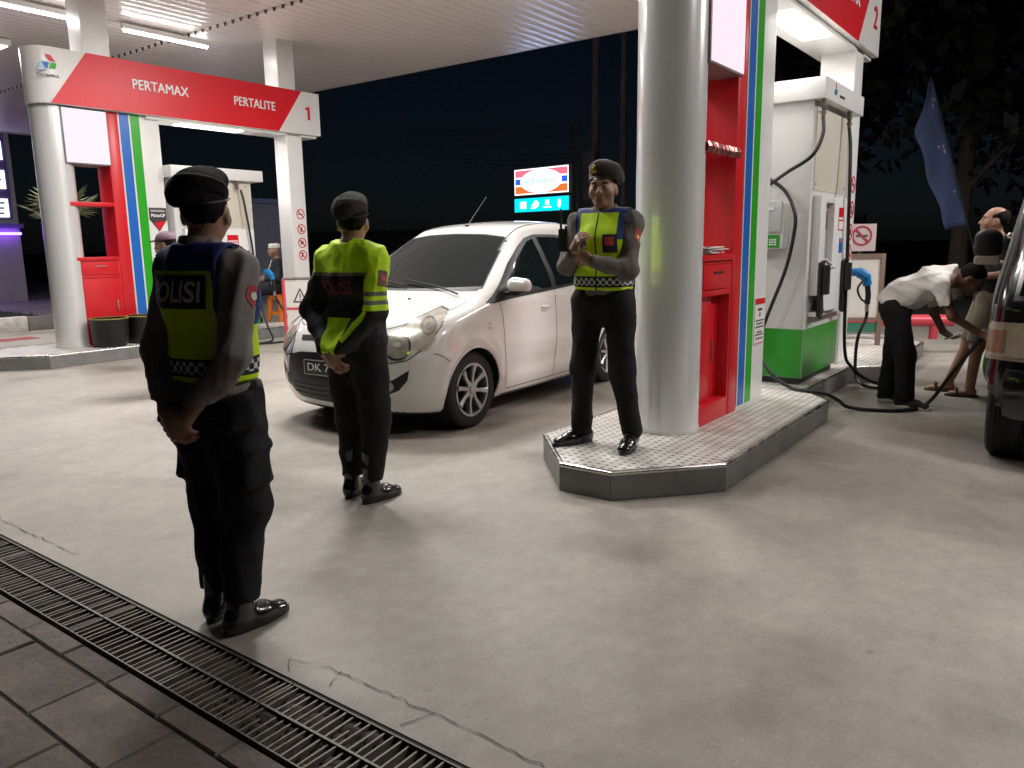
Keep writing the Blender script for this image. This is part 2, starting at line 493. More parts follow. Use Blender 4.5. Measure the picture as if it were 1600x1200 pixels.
M_textred = mat('red_letters', (.6, .01, .03), .4)
M_textdk = mat('dark_letters', (.06, .06, .07), .5)
M_bluenoz = mat('blue_nozzle_cover', (.01, .19, .48), .35)
M_orange = mat('orange_plastic', (.8, .22, .03), .4)
M_paper = mat('paper', (.72, .7, .66), .7)
M_silver = mat('silver_paint', (.5, .51, .52), .32, metal=.5)
M_alu = mat('aluminium', (.55, .55, .55), .35, metal=.9)
E_tube = emis('fluorescent_tube', (1, .97, .95), 22)
E_panel = emis('led_panel', (1, .97, .93), 4)
E_box1 = emis('lit_sign_face', (1, .86, .97), .82)

# ================================================================ ground
g = MB(); R = 400
g.add([(-R, -R, -.4), (R, -R, -.4), (R, R, -.4), (-R, R, -.4)], [(0, 1, 2, 3)])
tag(g.build('ground', M_asph), kind='structure')
g = MB(); g.box((15.5, -R + 1, -.39), (R - 1, R - 1, -.03)); tag(g.build('road', M_asph), kind='structure')
g = MB(); g.box((1.462, -30, -.38), (15.49, 45, 0)); tag(g.build('forecourt_concrete', M_conc), kind='structure')
g = MB(); g.box((-25, -30, -.38), (1.172, 45, -.009)); tag(g.build('paving_bed', M_sand), kind='structure')
g = MB(); g.box((1.174, -30, -.38), (1.46, 45, -.26)); g.box((1.174, -30, -.26), (1.186, 45, -.04)); g.box((1.448, -30, -.26), (1.46, 45, -.004))
tag(g.build('drain_trench', M_trench), kind='structure')
# paving stones: a border course along the drain, then running courses
pav = thing('stone_paving', 'dark brown stone paving laid in courses beside the drain grate', 'paving', (0, 2, 0)); pav['kind'] = 'structure'
del pav['category']
def stone(x0, x1, y0, y1):
    j = .0025; dz = random.uniform(-.003, .001)
    m = MB(); z = [dz + random.uniform(-.0015, .0015) for _ in range(4)]
    i = lambda: random.uniform(0, .002)
    x0 += j + i(); x1 -= j + i(); y0 += j + i(); y1 -= j + i()
    c = .006
    lo = [(x0, y0), (x1, y0), (x1, y1), (x0, y1)]; hi = [(x0+c, y0+c), (x1-c, y0+c), (x1-c, y1-c), (x0+c, y1-c)]
    m.add([(*p, -.06) for p in lo] + [(*p, zz - c) for p, zz in zip(lo, z)] + [(*p, zz) for p, zz in zip(hi, z)],
          [(k, (k+1) % 4, 4 + (k+1) % 4, 4 + k) for k in range(4)] + [(4+k, 4 + (k+1) % 4, 8 + (k+1) % 4, 8 + k) for k in range(4)] + [(8, 9, 10, 11)])
    m.build('paving_stone', random.choice(M_paver), pav, smooth=False)
y = -1.0
while y < 7: stone(1.08, 1.172, y, y + .32); y += .32
x = 1.08; row = 0
while x > -.6:
    y = -1.2 + (.24 if row % 2 else 0) + random.uniform(-.03, .03)
    while y < 6.5: stone(x - .225, x, y, y + .47); y += .47
    x -= .225; row += 1
# drain grates: one-metre panels of steel flats between angle rails
def bar_mesh():
    m = MB(); m.box((1.192, -.003, -.045), (1.443, .003, -.006)); m.box((1.192, -.0035, -.006), (1.443, .0035, -.004)); return m
first = None
for i in range(8):
    y0 = -1.0 + i * 1.0
    t = thing('drain_grate', 'galvanised steel grate panel lying in the drain at the foot of the near officer' if i == 3 else 'galvanised steel grate panel half clogged with dark dirt' if i == 2 else
              'galvanised steel grate panel in the row over the drain channel', 'drain grate', (1.318, y0 + .5, 0), 0, 'grate panels laid end to end over the drain')
    fr = MB(); fr.box((1.187, y0 + .004, -.05), (1.1915, y0 + .996, -.001)); fr.box((1.4435, y0 + .004, -.05), (1.448, y0 + .996, -.001))
    fr.box((1.313, y0 + .004, -.04), (1.321, y0 + .996, .0)); fr.box((1.1915, y0 + .004, -.045), (1.4435, y0 + .01, -.004)); fr.box((1.1915, y0 + .99, -.045), (1.4435, y0 + .996, -.004))
    fr.build('grate_frame', M_galv, t, smooth=False)
    for k in range(29):
        if first is None:
            m = bar_mesh(); first = m.build('grate_bar', M_galv, t, local=True, smooth=False); first.data.transform(Matrix.Translation((-1.318, 0, 0)))
            o = first
        else:
            o = first.copy(); C.objects.link(o); o.parent = t
        o.location = (0, -.47 + k * .0335, random.uniform(-.006, .001)); o.rotation_euler = (random.uniform(-.12, .12), 0, random.uniform(-.022, .022))
d = MB()
for i in range(90):
    y = random.uniform(1.55, 2.15); x = random.uniform(1.2, 1.435); s = random.uniform(.012, .04)
    d.ell((x, y, -.03 + random.uniform(0, .012)), (s, s * 1.3, s * .35), 4)
tag(d.build('dirt', M_dirt), kind='stuff')
# hairline cracks and joints in the slab beside the drain
def crack(pts, w=.005, name='crack', jit=.006):
    P = []
    for (x0, y0), (x1, y1) in zip(pts[:-1], pts[1:]):
        n = max(2, int(math.hypot(x1-x0, y1-y0) / .03))
        P += [(x0 + (x1-x0)*k/n + random.gauss(0, jit), y0 + (y1-y0)*k/n + random.gauss(0, jit)) for k in range(n)]
    m = MB(); vs = []
    for i, p in enumerate(P):
        q = P[min(i+1, len(P)-1)]; r = P[max(i-1, 0)]; d = Vector((q[0]-r[0], q[1]-r[1])).normalized(); h = w * random.uniform(.3, 1.1)
        vs += [(p[0] - d.y*h, p[1] + d.x*h, .004), (p[0] + d.y*h, p[1] - d.x*h, .004)]
    m.add(vs, [(2*i, 2*i+1, 2*i+3, 2*i+2) for i in range(len(P)-1)])
    tag(m.build(name, M_sand, smooth=False), kind='structure')
crack([(1.57, .2), (1.575, 1.1), (1.59, 1.45), (1.575, 2.04)], .0022)
crack([(1.575, 2.04), (1.53, 2.12), (1.47, 2.05)], .002)
crack([(1.585, 1.92), (1.47, 1.88)], .002)
crack([(1.585, 1.5), (1.52, 1.53), (1.465, 1.56)], .0022)
crack([(1.555, 3.74), (1.55, 4.57), (1.555, 6)], .002)
crack([(7.3, -12), (7.3, 1.5)], .003, jit=.002)
crack([(7.3, 2.9), (7.3, 9.9)], .003, jit=.002)

# ================================================================ canopy
can = thing('canopy_roof', 'wide petrol station canopy with pinkish ribbed metal underside', 'canopy', (6.3, 6, 4.6))
def soffit(x0, x1, z, name):
    m = MB(); prof = []; b = -7.; p = .19
    while b < 24:
        prof += [(b, 0), (b + .085, 0), (b + .125, -.006), (b + .15, -.006)]; b += p
    vs = [(x, y, z + dz) for x in (x0, x1) for y, dz in prof]; n = len(prof)
    m.add(vs, [(i, i + 1, n + i + 1, n + i) for i in range(n - 1)])
    o = m.build(name, M_soffit, can, angle=20)
soffit(1.9, 7.2, 4.64, 'soffit_sheet'); soffit(7.2, 11.25, 4.6, 'soffit_sheet')
m = MB(); b = -7.
while b < 24: m.add([(7.2, b + .105, 4.64), (7.2, b + .137, 4.58), (7.2, b + .172, 4.58), (7.2, b + .2, 4.64)], [(0, 1, 2, 3)]); b += .19
m.build('rib_end_shade', M_dark, can, smooth=False)['kind'] = 'stuff'  # dark faces stand in for the shade inside the hollow ribs
m = MB(); m.box((7.202, -7, 4.602), (7.21, 24, 4.65)); m.build('joint_flashing', M_soffit, can, smooth=False)
m = MB(); m.box((1.9, -7, 4.72), (11.25, 24, 4.9)); m.build('roof_deck', M_dark, can, smooth=False)
m = MB(); m.box((11.25, -7.05, 4.6), (11.32, 24.05, 5.15)); m.box((1.83, -7.05, 4.56), (1.9, 24.05, 5.15)); m.box((1.9, -7.05, 4.56), (11.25, -7, 5.15)); m.box((1.9, 24, 4.56), (11.25, 24.05, 5.15))
m.build('canopy_fascia', M_trim, can, bevel=.008)
def ceiling_lamp(x, y, watt, label, col=(1, .97, .945)):
    t = thing('canopy_lamp', label, 'ceiling lamp', (x, y, 4.57), 0, 'square lamps under the canopy')
    m = MB(); m.box((x-.46, y-.46, 4.53), (x+.46, y+.46, 4.62)); m.build('lamp_housing', M_white, t, bevel=.006)
    m = MB(); m.box((x-.42, y-.42, 4.518), (x+.42, y+.42, 4.529)); m.build('lamp_lens', E_panel, t)
    l = bpy.data.lights.new('lamp_light', 'AREA'); l.shape = 'SQUARE'; l.size = .84; l.energy = watt; l.color = col
    o = bpy.data.objects.new('lamp_light', l); C.objects.link(o); o.parent = t; o.location = (0, 0, -.058)
LAMPS = [(5.2, 6.3, 150, 'square canopy lamp over the front half of the white car'), (7.9, 5.8, 150, 'square canopy lamp over the rear of the white car'),
         (5.0, -1.7, 80, 'square canopy lamp over the front of the black van'), (8.8, -1.9, 230, 'square canopy lamp over the rear of the black van'),
         (9.6, 2.3, 60, 'square canopy lamp beyond the second pump island'),
         (5.2, 14.2, 140, 'square canopy lamp beyond the first pump island'), (3.1, 4.6, 50, 'added canopy lamp brightening the two officers with hands behind their backs'), (3.6, 8.2, 40, 'square canopy lamp over the drain end of the lane')]  # the lamp over the two officers is added to light their shoulders and vests
for L_ in LAMPS: ceiling_lamp(*L_)
for k, (x0, x1) in enumerate(((4.3, 5.7), (6.22, 7.6))):
    t = thing('fluorescent_batten', 'bare fluorescent tube under the canopy ' + ('nearer the round column', 'beside the square post')[k], 'tube lamp', ((x0+x1)/2, 11.5, 4.56), 0, 'fluorescent tubes under the canopy')
    m = MB(); m.box((x0, 11.46, 4.53), (x1, 11.54, 4.6)); m.build('batten', M_white, t)
    m = MB(); m.cyl((x0+.03, 11.5, 4.51), (x1-.03, 11.5, 4.51), .017, n=10); m.build('tube', E_tube, t)
    l = bpy.data.lights.new('tube_light', 'AREA'); l.shape = 'RECTANGLE'; l.size = 1.3; l.size_y = .06; l.energy = 25; l.color = (1, .96, .95)
    o = bpy.data.objects.new('tube_light', l); C.objects.link(o); o.parent = t; o.location = (0, 0, -.075)

# ================================================================ pump islands
def tile_mat():
    m = mat('mosaic_tile', (.5, .48, .45), .42)
    t = m.node_tree; N = t.nodes; L = t.links; b = N['Principled BSDF']
    tc = N.new('ShaderNodeTexCoord'); sep = N.new('ShaderNodeSeparateXYZ'); L.new(tc.outputs['Object'], sep.inputs[0])
    p = .056
    def math1(op, a, v=None):
        n = N.new('ShaderNodeMath'); n.operation = op
        L.new(a, n.inputs[0]) if hasattr(a, 'links') else None
        if v is not None:
            if hasattr(v, 'links'): L.new(v, n.inputs[1])
            else: n.inputs[1].default_value = v
        return n.outputs[0]
    fx = math1('ABSOLUTE', math1('SUBTRACT', math1('FRACT', math1('DIVIDE', sep.outputs[0], p)), .5))
    fy = math1('ABSOLUTE', math1('SUBTRACT', math1('FRACT', math1('DIVIDE', sep.outputs[1], p)), .5))
    dot = math1('LESS_THAN', math1('ADD', fx, fy), .27)
    lat = math1('LESS_THAN', math1('ABSOLUTE', math1('SUBTRACT', math1('ADD', fx, fy), .29)), .018)
    n = N.new('ShaderNodeTexNoise'); n.inputs['Scale'].default_value = 6; n.inputs['Detail'].default_value = 6; L.new(tc.outputs['Object'], n.inputs[0])
    r = N.new('ShaderNodeValToRGB'); r.color_ramp.elements[0].position = .3; r.color_ramp.elements[0].color = (.46, .43, .39, 1); r.color_ramp.elements[1].position = .65; r.color_ramp.elements[1].color = (.68, .66, .62, 1); L.new(n.outputs[0], r.inputs[0])
    def mixc(fac, a, c):
        x = N.new('ShaderNodeMix'); x.data_type = 'RGBA'; L.new(fac, x.inputs[0]); L.new(a, x.inputs[6]); x.inputs[7].default_value = (*c, 1); return x.outputs[2]
    L.new(mixc(dot, mixc(lat, r.outputs[0], (.42, .4, .36)), (.16, .15, .135)), b.inputs['Base Color'])
    return m
M_tile = tile_mat()
BC = 2.21
OUT = [(3.64, 2.04), (4.15, 1.58), (6.28, 1.58), (6.62, 1.86), (8.08, 1.86), (8.38, 1.58), (10.5, 1.58), (11.05, 2.04)]
OUT = OUT + [(a, 2*BC - b) for a, b in reversed(OUT)]
def inset(poly, d):
    n = len(poly); out = []
    for i in range(n):
        p, q, r = (Vector(poly[k % n]) for k in (i-1, i, i+1))
        d0 = (q-p).normalized(); d1 = (r-q).normalized(); n0 = Vector((-d0.y, d0.x)); n1 = Vector((-d1.y, d1.x))
        m = (n0 + n1); m = m / m.dot(n1) if abs(m.dot(n1)) > 1e-6 else n1
        out.append(tuple(q + m * d))
    return out
def clip_rect(poly, x0, x1, y0, y1):
    """polygon (any shape here convex enough near a tile) clipped to a rectangle"""
    for ax, v, s in ((0, x0, 1), (0, x1, -1), (1, y0, 1), (1, y1, -1)):
        out = []
        for i in range(len(poly)):
            a, b = poly[i], poly[(i+1) % len(poly)]; da, db = s*(a[ax]-v), s*(b[ax]-v)
            if da >= 0: out.append(a)
            if (da >= 0) != (db >= 0):
                t = da / (da - db); out.append((a[0]+(b[0]-a[0])*t, a[1]+(b[1]-a[1])*t))
        poly = out
        if len(poly) < 3: return []
    res = []
    for p in poly:
        if not res or math.hypot(p[0]-res[-1][0], p[1]-res[-1][1]) > 1e-4: res.append(p)
    if len(res) > 2 and math.hypot(res[0][0]-res[-1][0], res[0][1]-res[-1][1]) < 1e-4: res.pop()
    return res
def pump_island(label):
    t = thing('pump_island', label, 'kerb island', (7.3, BC, 0), 0, 'raised pump islands')
    m = MB(); m.prism(inset(OUT, .02), 0, .163); m.build('island_core', M_grey, t, smooth=False)
    n = len(OUT)
    for i in range(n):
        a, b = Vector(OUT[i]), Vector(OUT[(i+1) % n]); d = (b-a).normalized(); nn = Vector((-d.y, d.x)); L = (b-a).length
        k = max(1, round(L / 1.1))
        for j in range(k):
            p = a + d * (L*j/k + .0015); q = a + d * (L*(j+1)/k - .0015)
            P = [tuple(p), tuple(q), tuple(q + nn*.021), tuple(p + nn*.021)]
            m = MB(); m.prism(P, .004, .149); m.build('kerb_panel', M_grey, t, smooth=False)
        m = MB(); e = nn * .012
        m.tube([(a.x + e.x, a.y + e.y, .155), (b.x + e.x, b.y + e.y, .155)], .0165, 12); m.build('edge_nosing', M_chrome, t)
    inn = inset(OUT, .026)
    s = .3; x = 3.6
    while x < 11.1:
        y = BC - 3 * s
        while y < BC + 2.9 * s:
            P = clip_rect(inn, x + .0012, x + s - .0012, y + .0012, y + s - .0012)
            A = .5 * abs(sum(P[i][0]*P[(i+1) % len(P)][1] - P[(i+1) % len(P)][0]*P[i][1] for i in range(len(P)))) if P else 0
            if A > 2e-4:
                if sum(P[i][0]*P[(i+1) % len(P)][1] - P[(i+1) % len(P)][0]*P[i][1] for i in range(len(P))) < 0: P.reverse()
                m = MB(); z = .17 + random.uniform(-.0006, .0006); m.prism(P, .16, z); m.build('floor_tile', M_tile, t, smooth=False)
            y += s
        x += s
    return t
def round_column(label):
    t = thing('round_column', label, 'column', (4.76, 2.25, .17), 0, 'round white columns of the pump gantries')
    m = MB(); m.lathe([(0, .171), (.222, .171), (.222, .2), (.217, .201), (.217, 3.19), (0, 3.19)], (4.76, 2.25, 0), n=64)
    m.build('column_shaft', M_whitegloss, t, merge=True)
    return t
def pylon(label, lit, second):
    t = thing('pylon_cabinet', label, 'service cabinet', (5.5, 2.22, .17), 0, 'red service cabinets beside the columns')
    B0, B1 = 2.05, 2.40
    m = MB(); m.box((5.37, B0, .172), (5.525, B1, 3.19)); m.build('red_jamb', M_red, t, bevel=.004)
    m = MB(); m.box((4.79, B0 + .006, 1.32), (4.835, B1, 3.19)); m.build('red_jamb', M_red, t, bevel=.003)
    m = MB(); m.box((4.80, B0 - .015, 1.98), (5.37, B1, 2.03)); m.build('shelf', M_red, t, bevel=.004)
    m = MB(); m.box((4.80, B0 - .012, 1.285), (5.37, B1, 1.325)); m.build('counter', M_red, t, bevel=.004)
    # lower carcass: frame, back, drawer, door
    c = MB(); c.box((4.80, B0 + .004, .172), (4.86, B1, 1.284)); c.box((5.34, B0 + .004, .172), (5.369, B1, 1.284)); c.box((4.86, B0 + .004, .172), (5.34, B1, .31)); c.box((4.86, B0 + .004, 1.05), (5.34, B1, 1.09)); c.box((4.86, B0 + .004, 1.262), (5.34, B1, 1.284))
    c.build('cabinet_carcass', M_red, t, bevel=.003)
    m = MB(); m.box((4.86, B1 - .02, .312), (5.34, B1 - .003, 1.26)); m.build('back_panel', M_red, t)
    m = MB(); m.box((4.863, B0 - .004, 1.094), (5.337, B0 + .02, 1.259)); dr = m.build('drawer', M_red, t, bevel=.004)
    m = MB(); m.box((5.03, B0 - .012, 1.2), (5.18, B0 - .0045, 1.212)); m.build('drawer_pull', M_dark if second else M_alu, dr)
    if second:   # sliding door pushed part way, dark gap beside it
        m = MB(); m.box((4.865, B0 + .05, .315), (5.12, B0 + .062, 1.045)); d = m.build('sliding_door', M_red, t, bevel=.003)
        m = MB(); m.box((5.16, B0 + .085, .315), (5.338, B0 + .095, 1.045)); d = m.build('sliding_door', M_red, t, bevel=.003)
        m = MB(); m.box((5.2, B0 + .07, .58), (5.214, B0 + .084, .585)); m.box((5.2, B0 + .07, .715), (5.214, B0 + .084, .72)); m.box((5.2, B0 + .062, .58), (5.214, B0 + .07, .72)); m.build('door_handle', M_alu, d)
    else:
        m = MB(); m.box((4.863, B0 - .002, .312), (5.337, B0 + .02, 1.046)); d = m.build('cabinet_door', M_red, t, bevel=.004)
        m = MB(); m.box((5.27, B0 - .022, .6), (5.285, B0 - .003, .75)); m.build('door_handle', M_alu, d, bevel=.003)
    # light box
    m = MB(); m.box((4.8, B0 - .03, 2.5), (5.37, B1, 3.185)); lb = m.build('light_box', M_grey, t, bevel=.004)
    m = MB(); m.box((4.815, B0 - .036, 2.515), (5.36, B0 - .031, 3.175)); m.build('lit_face', lit, lb)
    # striped panel
    m = MB(); m.box((5.527, B0 + .004, .172), (6.1, B1, 3.19)); m.build('panel_body', M_white, t, bevel=.004)
    for nm, x0, x1, mt in (('stripe_edge', 5.53, 5.545, M_white), ('blue_stripe', 5.548, 5.672, M_blue), ('stripe_edge', 5.675, 5.695, M_white), ('green_stripe', 5.698, 5.822, M_green)):
        m = MB(); m.box((x0, B0 - .003, .2), (x1, B0 + .0035, 3.188)); m.build(nm, mt, t)
    return t
def post(label, x0, x1, y0, y1, z0, z1, signs):
    t = thing('steel_post', label, 'post', ((x0+x1)/2, (y0+y1)/2, z0), 0, 'square white posts of the gantries')
    m = MB(); m.box((x0, y0, z0), (x1, y1, z1)); m.build('post_shaft', M_white, t, bevel=.012, seg=3)
    for k, z in enumerate(signs):
        x = (x0 + x1) / 2 + .03
        s = MB(); n = 28
        for a in range(n):   # ring
            A, Bq = 2*pi*a/n, 2*pi*(a+1)/n
            s.add([(x + r*cos(q), y0 - dy, z + r*sin(q)) for dy in (.0, .004) for r, q in ((.082, A), (.082, Bq), (.066, Bq), (.066, A))], [(4, 5, 6, 7), (0, 1, 5, 4), (2, 3, 7, 6)])
        s.obox((x, y0 - .002, z), (.05, 0, -.05), (0, .0025, 0), (.006, 0, .006))
        ps = s.build('prohibition_sign', [M_textred], t, smooth=False)
        p = MB(); y1_ = y0 - .0025
        if k == 0: p.box((x-.045, y1_, z-.01), (x+.03, y0, z+.008)); p.box((x+.033, y1_, z-.01), (x+.045, y0, z+.008))
        elif k == 1: p.obox((x, y0 - .001, z), (.012, 0, .03), (0, .0015, 0), (.012, 0, -.006)); p.box((x-.02, y1_, z-.045), (x+.02, y0, z-.035))
        elif k == 2: p.box((x-.03, y1_, z-.025), (x+.03, y0, z+.02)); p.box((x-.012, y1_, z+.022), (x+.012, y0, z+.035))
        else: p.obox((x-.01, y0 - .001, z), (.012, 0, .035), (0, .0015, 0), (.014, 0, -.005)); p.box((x-.012, y1_, z+.038), (x+.004, y0, z+.05))
        p.build('pictogram', M_textdk, ps, smooth=False)
    return t
def gantry_sign(label, words, number):
    t = thing('gantry_sign', label, 'fascia sign', (6.8, 2.2, 3.2), 0, 'red and white fascia signs over the pumps')
    y0, y1, z0, z1 = 1.945, 2.46, 3.2, 3.86
    out = [(8.85, y0), (8.85, y1), (4.76, y1)] + [(4.76 + .2575*cos(pi/2 + pi*k/16), 2.2025 + .2575*sin(pi/2 + pi*k/16)) for k in range(1, 16)] + [(4.76, y0)]
    m = MB(); m.prism(out, z0, z1); m.build('sign_body', M_white, t, bevel=.004, angle=25)
    m = MB(); m.box((5.9, 2.0, 3.16), (8.8, 2.4, 3.199)); m.build('soffit_tray', M_white, t, bevel=.006)
    m = MB(); m.prismb([(4.67, z0 + .002), (8.02, z0 + .002), (8.5, z1 - .002), (5.15, z1 - .002)], y0 - .004, y0 - .0005); m.build('red_panel', M_redd, t, smooth=False)
    for w, x0, x1, z in words:
        m = MB(); m.text(w, ((x0+x1)/2, y0 - .0045, z), (1, 0, 0), (0, 0, 1), .125, .006, .011, fit=x1 - x0); m.build('lettering', M_text, t, smooth=False)
    m = MB()
    if number == '1': m.prismb([(8.6, 3.43), (8.645, 3.43), (8.645, 3.63), (8.60, 3.63), (8.555, 3.605), (8.565, 3.58), (8.6, 3.592)], y0 - .0065, y0 - .0005)
    else: m.text(number, (8.62, y0 - .0005, 3.43), (1, 0, 0), (0, 0, 1), .2, .006, .012)
    m.build('number', M_textred, t, smooth=False)
    # emblem: three leaning blocks over a name
    L = MB(); yy = y0 - .0035
    def blk(P, mi): L.prismb(P, yy, y0 - .0004, mi)
    blk([(4.655, 3.76), (4.72, 3.76), (4.775, 3.685), (4.71, 3.685)], 0)
    blk([(4.715, 3.672), (4.785, 3.672), (4.765, 3.6), (4.695, 3.6)], 1)
    blk([(4.61, 3.672), (4.7, 3.672), (4.665, 3.59)], 2); blk([(4.6, 3.66), (4.61, 3.672), (4.66, 3.58), (4.56, 3.565)], 3)
    L.build('emblem', [M_red, M_green, M_blue, mat('pale_blue', (.35, .5, .65), .4)], t, smooth=False)
    m = MB(); m.text('PERTAMINA', (4.67, y0 - .0004, 3.5), (1, 0, 0), (0, 0, 1), .034, .003, .01, fit=.26); m.build('emblem_name', M_textdk, t, smooth=False)
    # soffit light
    m = MB(); m.box((6.44, 2.05, 3.148), (7.45, 2.28, 3.1595)); m.build('soffit_light', E_panel, t)
    l = bpy.data.lights.new('soffit_lamp', 'AREA'); l.shape = 'RECTANGLE'; l.size = 1.0; l.size_y = .22; l.energy = 22; l.color = (1, .96, .92)
    o = bpy.data.objects.new('soffit_lamp', l); C.objects.link(o); o.parent = t; o.location = (6.95 - 6.8, 2.165 - 2.2, 3.143 - 3.2)
    return t
def dispenser(label):
    t = thing('fuel_dispenser', label, 'fuel pump', (7.33, 2.2, .17), 0, 'fuel pumps on the islands')
    x0, x1, y0, y1 = 6.79, 7.88, 1.95, 2.47
    m = MB(); m.box((x0, y0, .23), (x1, y1, 2.56)); m.build('cabinet_body', M_disp, t, bevel=.01)
    m = MB(); m.box((x0 + .03, y0 + .03, .172), (x1 - .03, y1 - .03, .235)); m.build('plinth', M_dark, t)
    for xx in (x0 - .0035, ):
        m = MB(); m.box((xx, y0 + .006, .235), (x0, y1 - .006, .655)); m.build('green_panel', M_greenp, t)
    m = MB(); m.box((x0 + .004, y0 - .0035, .235), (x1 - .004, y0, .655)); m.build('green_panel', M_greenp, t)
    # header
    m = MB(); m.box((6.75, 1.86, 2.53), (8.02, 2.56, 2.7)); h = m.build('header', M_white, t, bevel=.008)
    m = MB(); m.text('PERTAMINA', (7.25, 1.8595, 2.585), (1, 0, 0), (0, 0, 1), .022, .002, .01, fit=.16); m.build('header_name', M_textdk, h, smooth=False)
    m = MB(); m.prismb([(7.0, 2.59), (7.03, 2.59), (7.055, 2.635), (7.025, 2.635)], 1.857, 1.8595, 0); m.prismb([(7.045, 2.59), (7.075, 2.59), (7.1, 2.635), (7.07, 2.635)], 1.857, 1.8595, 1); m.prismb([(7.045, 2.645), (7.065, 2.645), (7.04, 2.68), (7.025, 2.68)], 1.857, 1.8595, 2)
    m.build('header_emblem', [M_blue, M_green, M_red], h, smooth=False)
    # upper panel, proud of the body, with screws
    m = MB(); m.box((6.86, y0 - .006, 1.82), (7.84, y0, 2.5)); up = m.build('upper_panel', M_beige, t, bevel=.004)
    m = MB()
    for x in (6.9, 7.8):
        for z in (1.87, 2.45): m.cyl((x, y0 - .0062, z), (x, y0 - .009, z), .009, n=8)
    m.build('screws', M_dark, up)
    # display module with recess
    f = MB(); a, b, c, d = 6.88, 7.84, .94, 1.78; ya = y0 - .07
    f.box((a, ya, c), (a + .16, y0, d)); f.box((7.3, ya, c), (b, y0, d)); f.box((a + .16, ya, 1.72), (7.3, y0, d)); f.box((a + .16, ya, c), (7.3, y0, 1.16))
    dm = f.build('display_module', M_white, t, bevel=.008)
    m = MB(); m.box((a + .162, y0 - .012, 1.162), (7.298, y0 - .0005, 1.718)); m.build('display_recess', mat('recess_grey', (.42, .41, .4), .4), dm)
    m = MB(); m.box((7.09, y0 - .016, 1.5), (7.27, y0 - .0125, 1.66)); m.build('price_screen', M_glassd, dm)
    m = MB()
    for i, z in enumerate((1.62, 1.56, 1.52)): m.box((7.12, y0 - .0185, z - .014), (7.22, y0 - .0165, z + .014))
    m.build('lit_digits', emis('led_digits', (1, .2, .08), 1.2), dm)
    m = MB()
    for z in (1.46, 1.4, 1.36, 1.3): m.box((7.07, y0 - .0145, z), (7.15 + .02 * (z > 1.4), y0 - .0125, z + .012))
    m.build('printed_lines', M_textdk, dm, smooth=False)
    k = MB(); k.obox((7.15, y0 - .065, 1.2), (.11, 0, 0), (0, .045, .035), (0, -.01, .013)); kp = k.build('keypad_ledge', M_white, dm, bevel=.008)
    k = MB(); k.obox((7.13, y0 - .078, 1.212), (.055, 0, 0), (0, .03, .0235), (0, -.0025, .0032)); k.build('keypad', M_textdk, kp)
    s = MB(); s.box((7.44, ya - .002, 1.49), (7.6, ya - .0003, 1.69), 0); s.box((7.452, ya - .0032, 1.5), (7.588, ya - .0022, 1.57), 1); s.box((7.452, ya - .0032, 1.585), (7.588, ya - .0022, 1.605), 1)
    s.build('red_notice', [M_red, M_paper], dm, smooth=False)
    s = MB(); s.box((7.5, ya - .002, 1.29), (7.61, ya - .0003, 1.42), 0); s.box((7.53, ya - .0032, 1.385), (7.58, ya - .0022, 1.41), 1); s.build('blue_notice', [M_blue, M_orange], dm, smooth=False)
    # nozzle boots and curved apron between them
    for x in (6.93, 7.66):
        m = MB(); P = [(x - .05, 1.22), (x + .05, 1.24), (x + .075, 1.08), (x + .05, .93), (x + .09, .80), (x + .02, .74), (x - .05, .78)]
        m.prismb(P, y0 - .1, y0 - .072); m.prismb([(x - .035, 1.2), (x + .04, 1.2), (x + .05, .95), (x - .03, .95)], y0 - .15, y0 - .1)
        m.build('nozzle_boot', M_black, t, bevel=.008)
    n = 10; P = [(7.0 + .58 * i / n, y0 - .075 - .035 * sin(pi * i / n)) for i in range(n + 1)]
    m = MB(); m.add([(x, y, z) for z in (.80, 1.14) for x, y in P] + [(7.0, y0 - .001, .80), (7.58, y0 - .001, .80)],
                    [(i, i + 1, n + 2 + i, n + 1 + i) for i in range(n)] + [tuple(range(n, -1, -1)) + (2*n + 2, 2*n + 3)])
    m.build('apron', M_white, t)
    m = MB(); m.box((6.87, y0 - .072, .76), (7.86, y0 - .0005, .8)); m.build('tray', M_white, t, bevel=.006)
    m = MB(); m.box((x0 + .03, y0 - .0025, .735), (x1 - .03, y0 - .0003, .758)); m.build('drip_strip', M_beige, t)
    # hose swivels under the header
    for x in (6.81, 7.64):
        m = MB(); m.cyl((x, 1.885, 2.53), (x, 1.885, 2.46), .022, n=12); m.cyl((x, 1.885, 2.47), (x, 1.885, 2.38), .016, n=12); m.cyl((x, 1.885, 2.44), (x, 1.885, 2.415), .024, n=6)
        m.build('hose_swivel', M_galv, t)
    # white side box with green keypad strip on the near end
    m = MB(); m.prism([(x0 - .105, 2.13), (x0, 2.11), (x0, 2.42), (x0 - .105, 2.42)], 1.34, 1.72); sb = m.build('side_box', M_white, t, bevel=.012)
    m = MB(); m.box((x0 - .13, 2.135, 1.48), (x0 - .106, 2.425, 1.74)); m.build('side_box_lid', M_silver, sb, bevel=.012)
    m = MB(); m.box((x0 - .11, 2.15, 1.35), (x0 - .1065, 2.41, 1.455)); m.build('green_strip', M_greenp, sb)
    m = MB(); m.box((x0 - .1125, 2.27, 1.375), (x0 - .1105, 2.34, 1.425))
    for i in range(3):
        for j in range(3): m.box((x0 - .1125, 2.18 + .022*i, 1.37 + .02*j), (x0 - .1105, 2.195 + .022*i, 1.384 + .02*j))
    m.build('key_marks', M_paper, sb, smooth=False)
    m = MB(); m.box((x0 - .14, 2.2, 1.66), (x0 - .131, 2.33, 1.685)); m.build('lid_label', M_paper, sb)
    return t
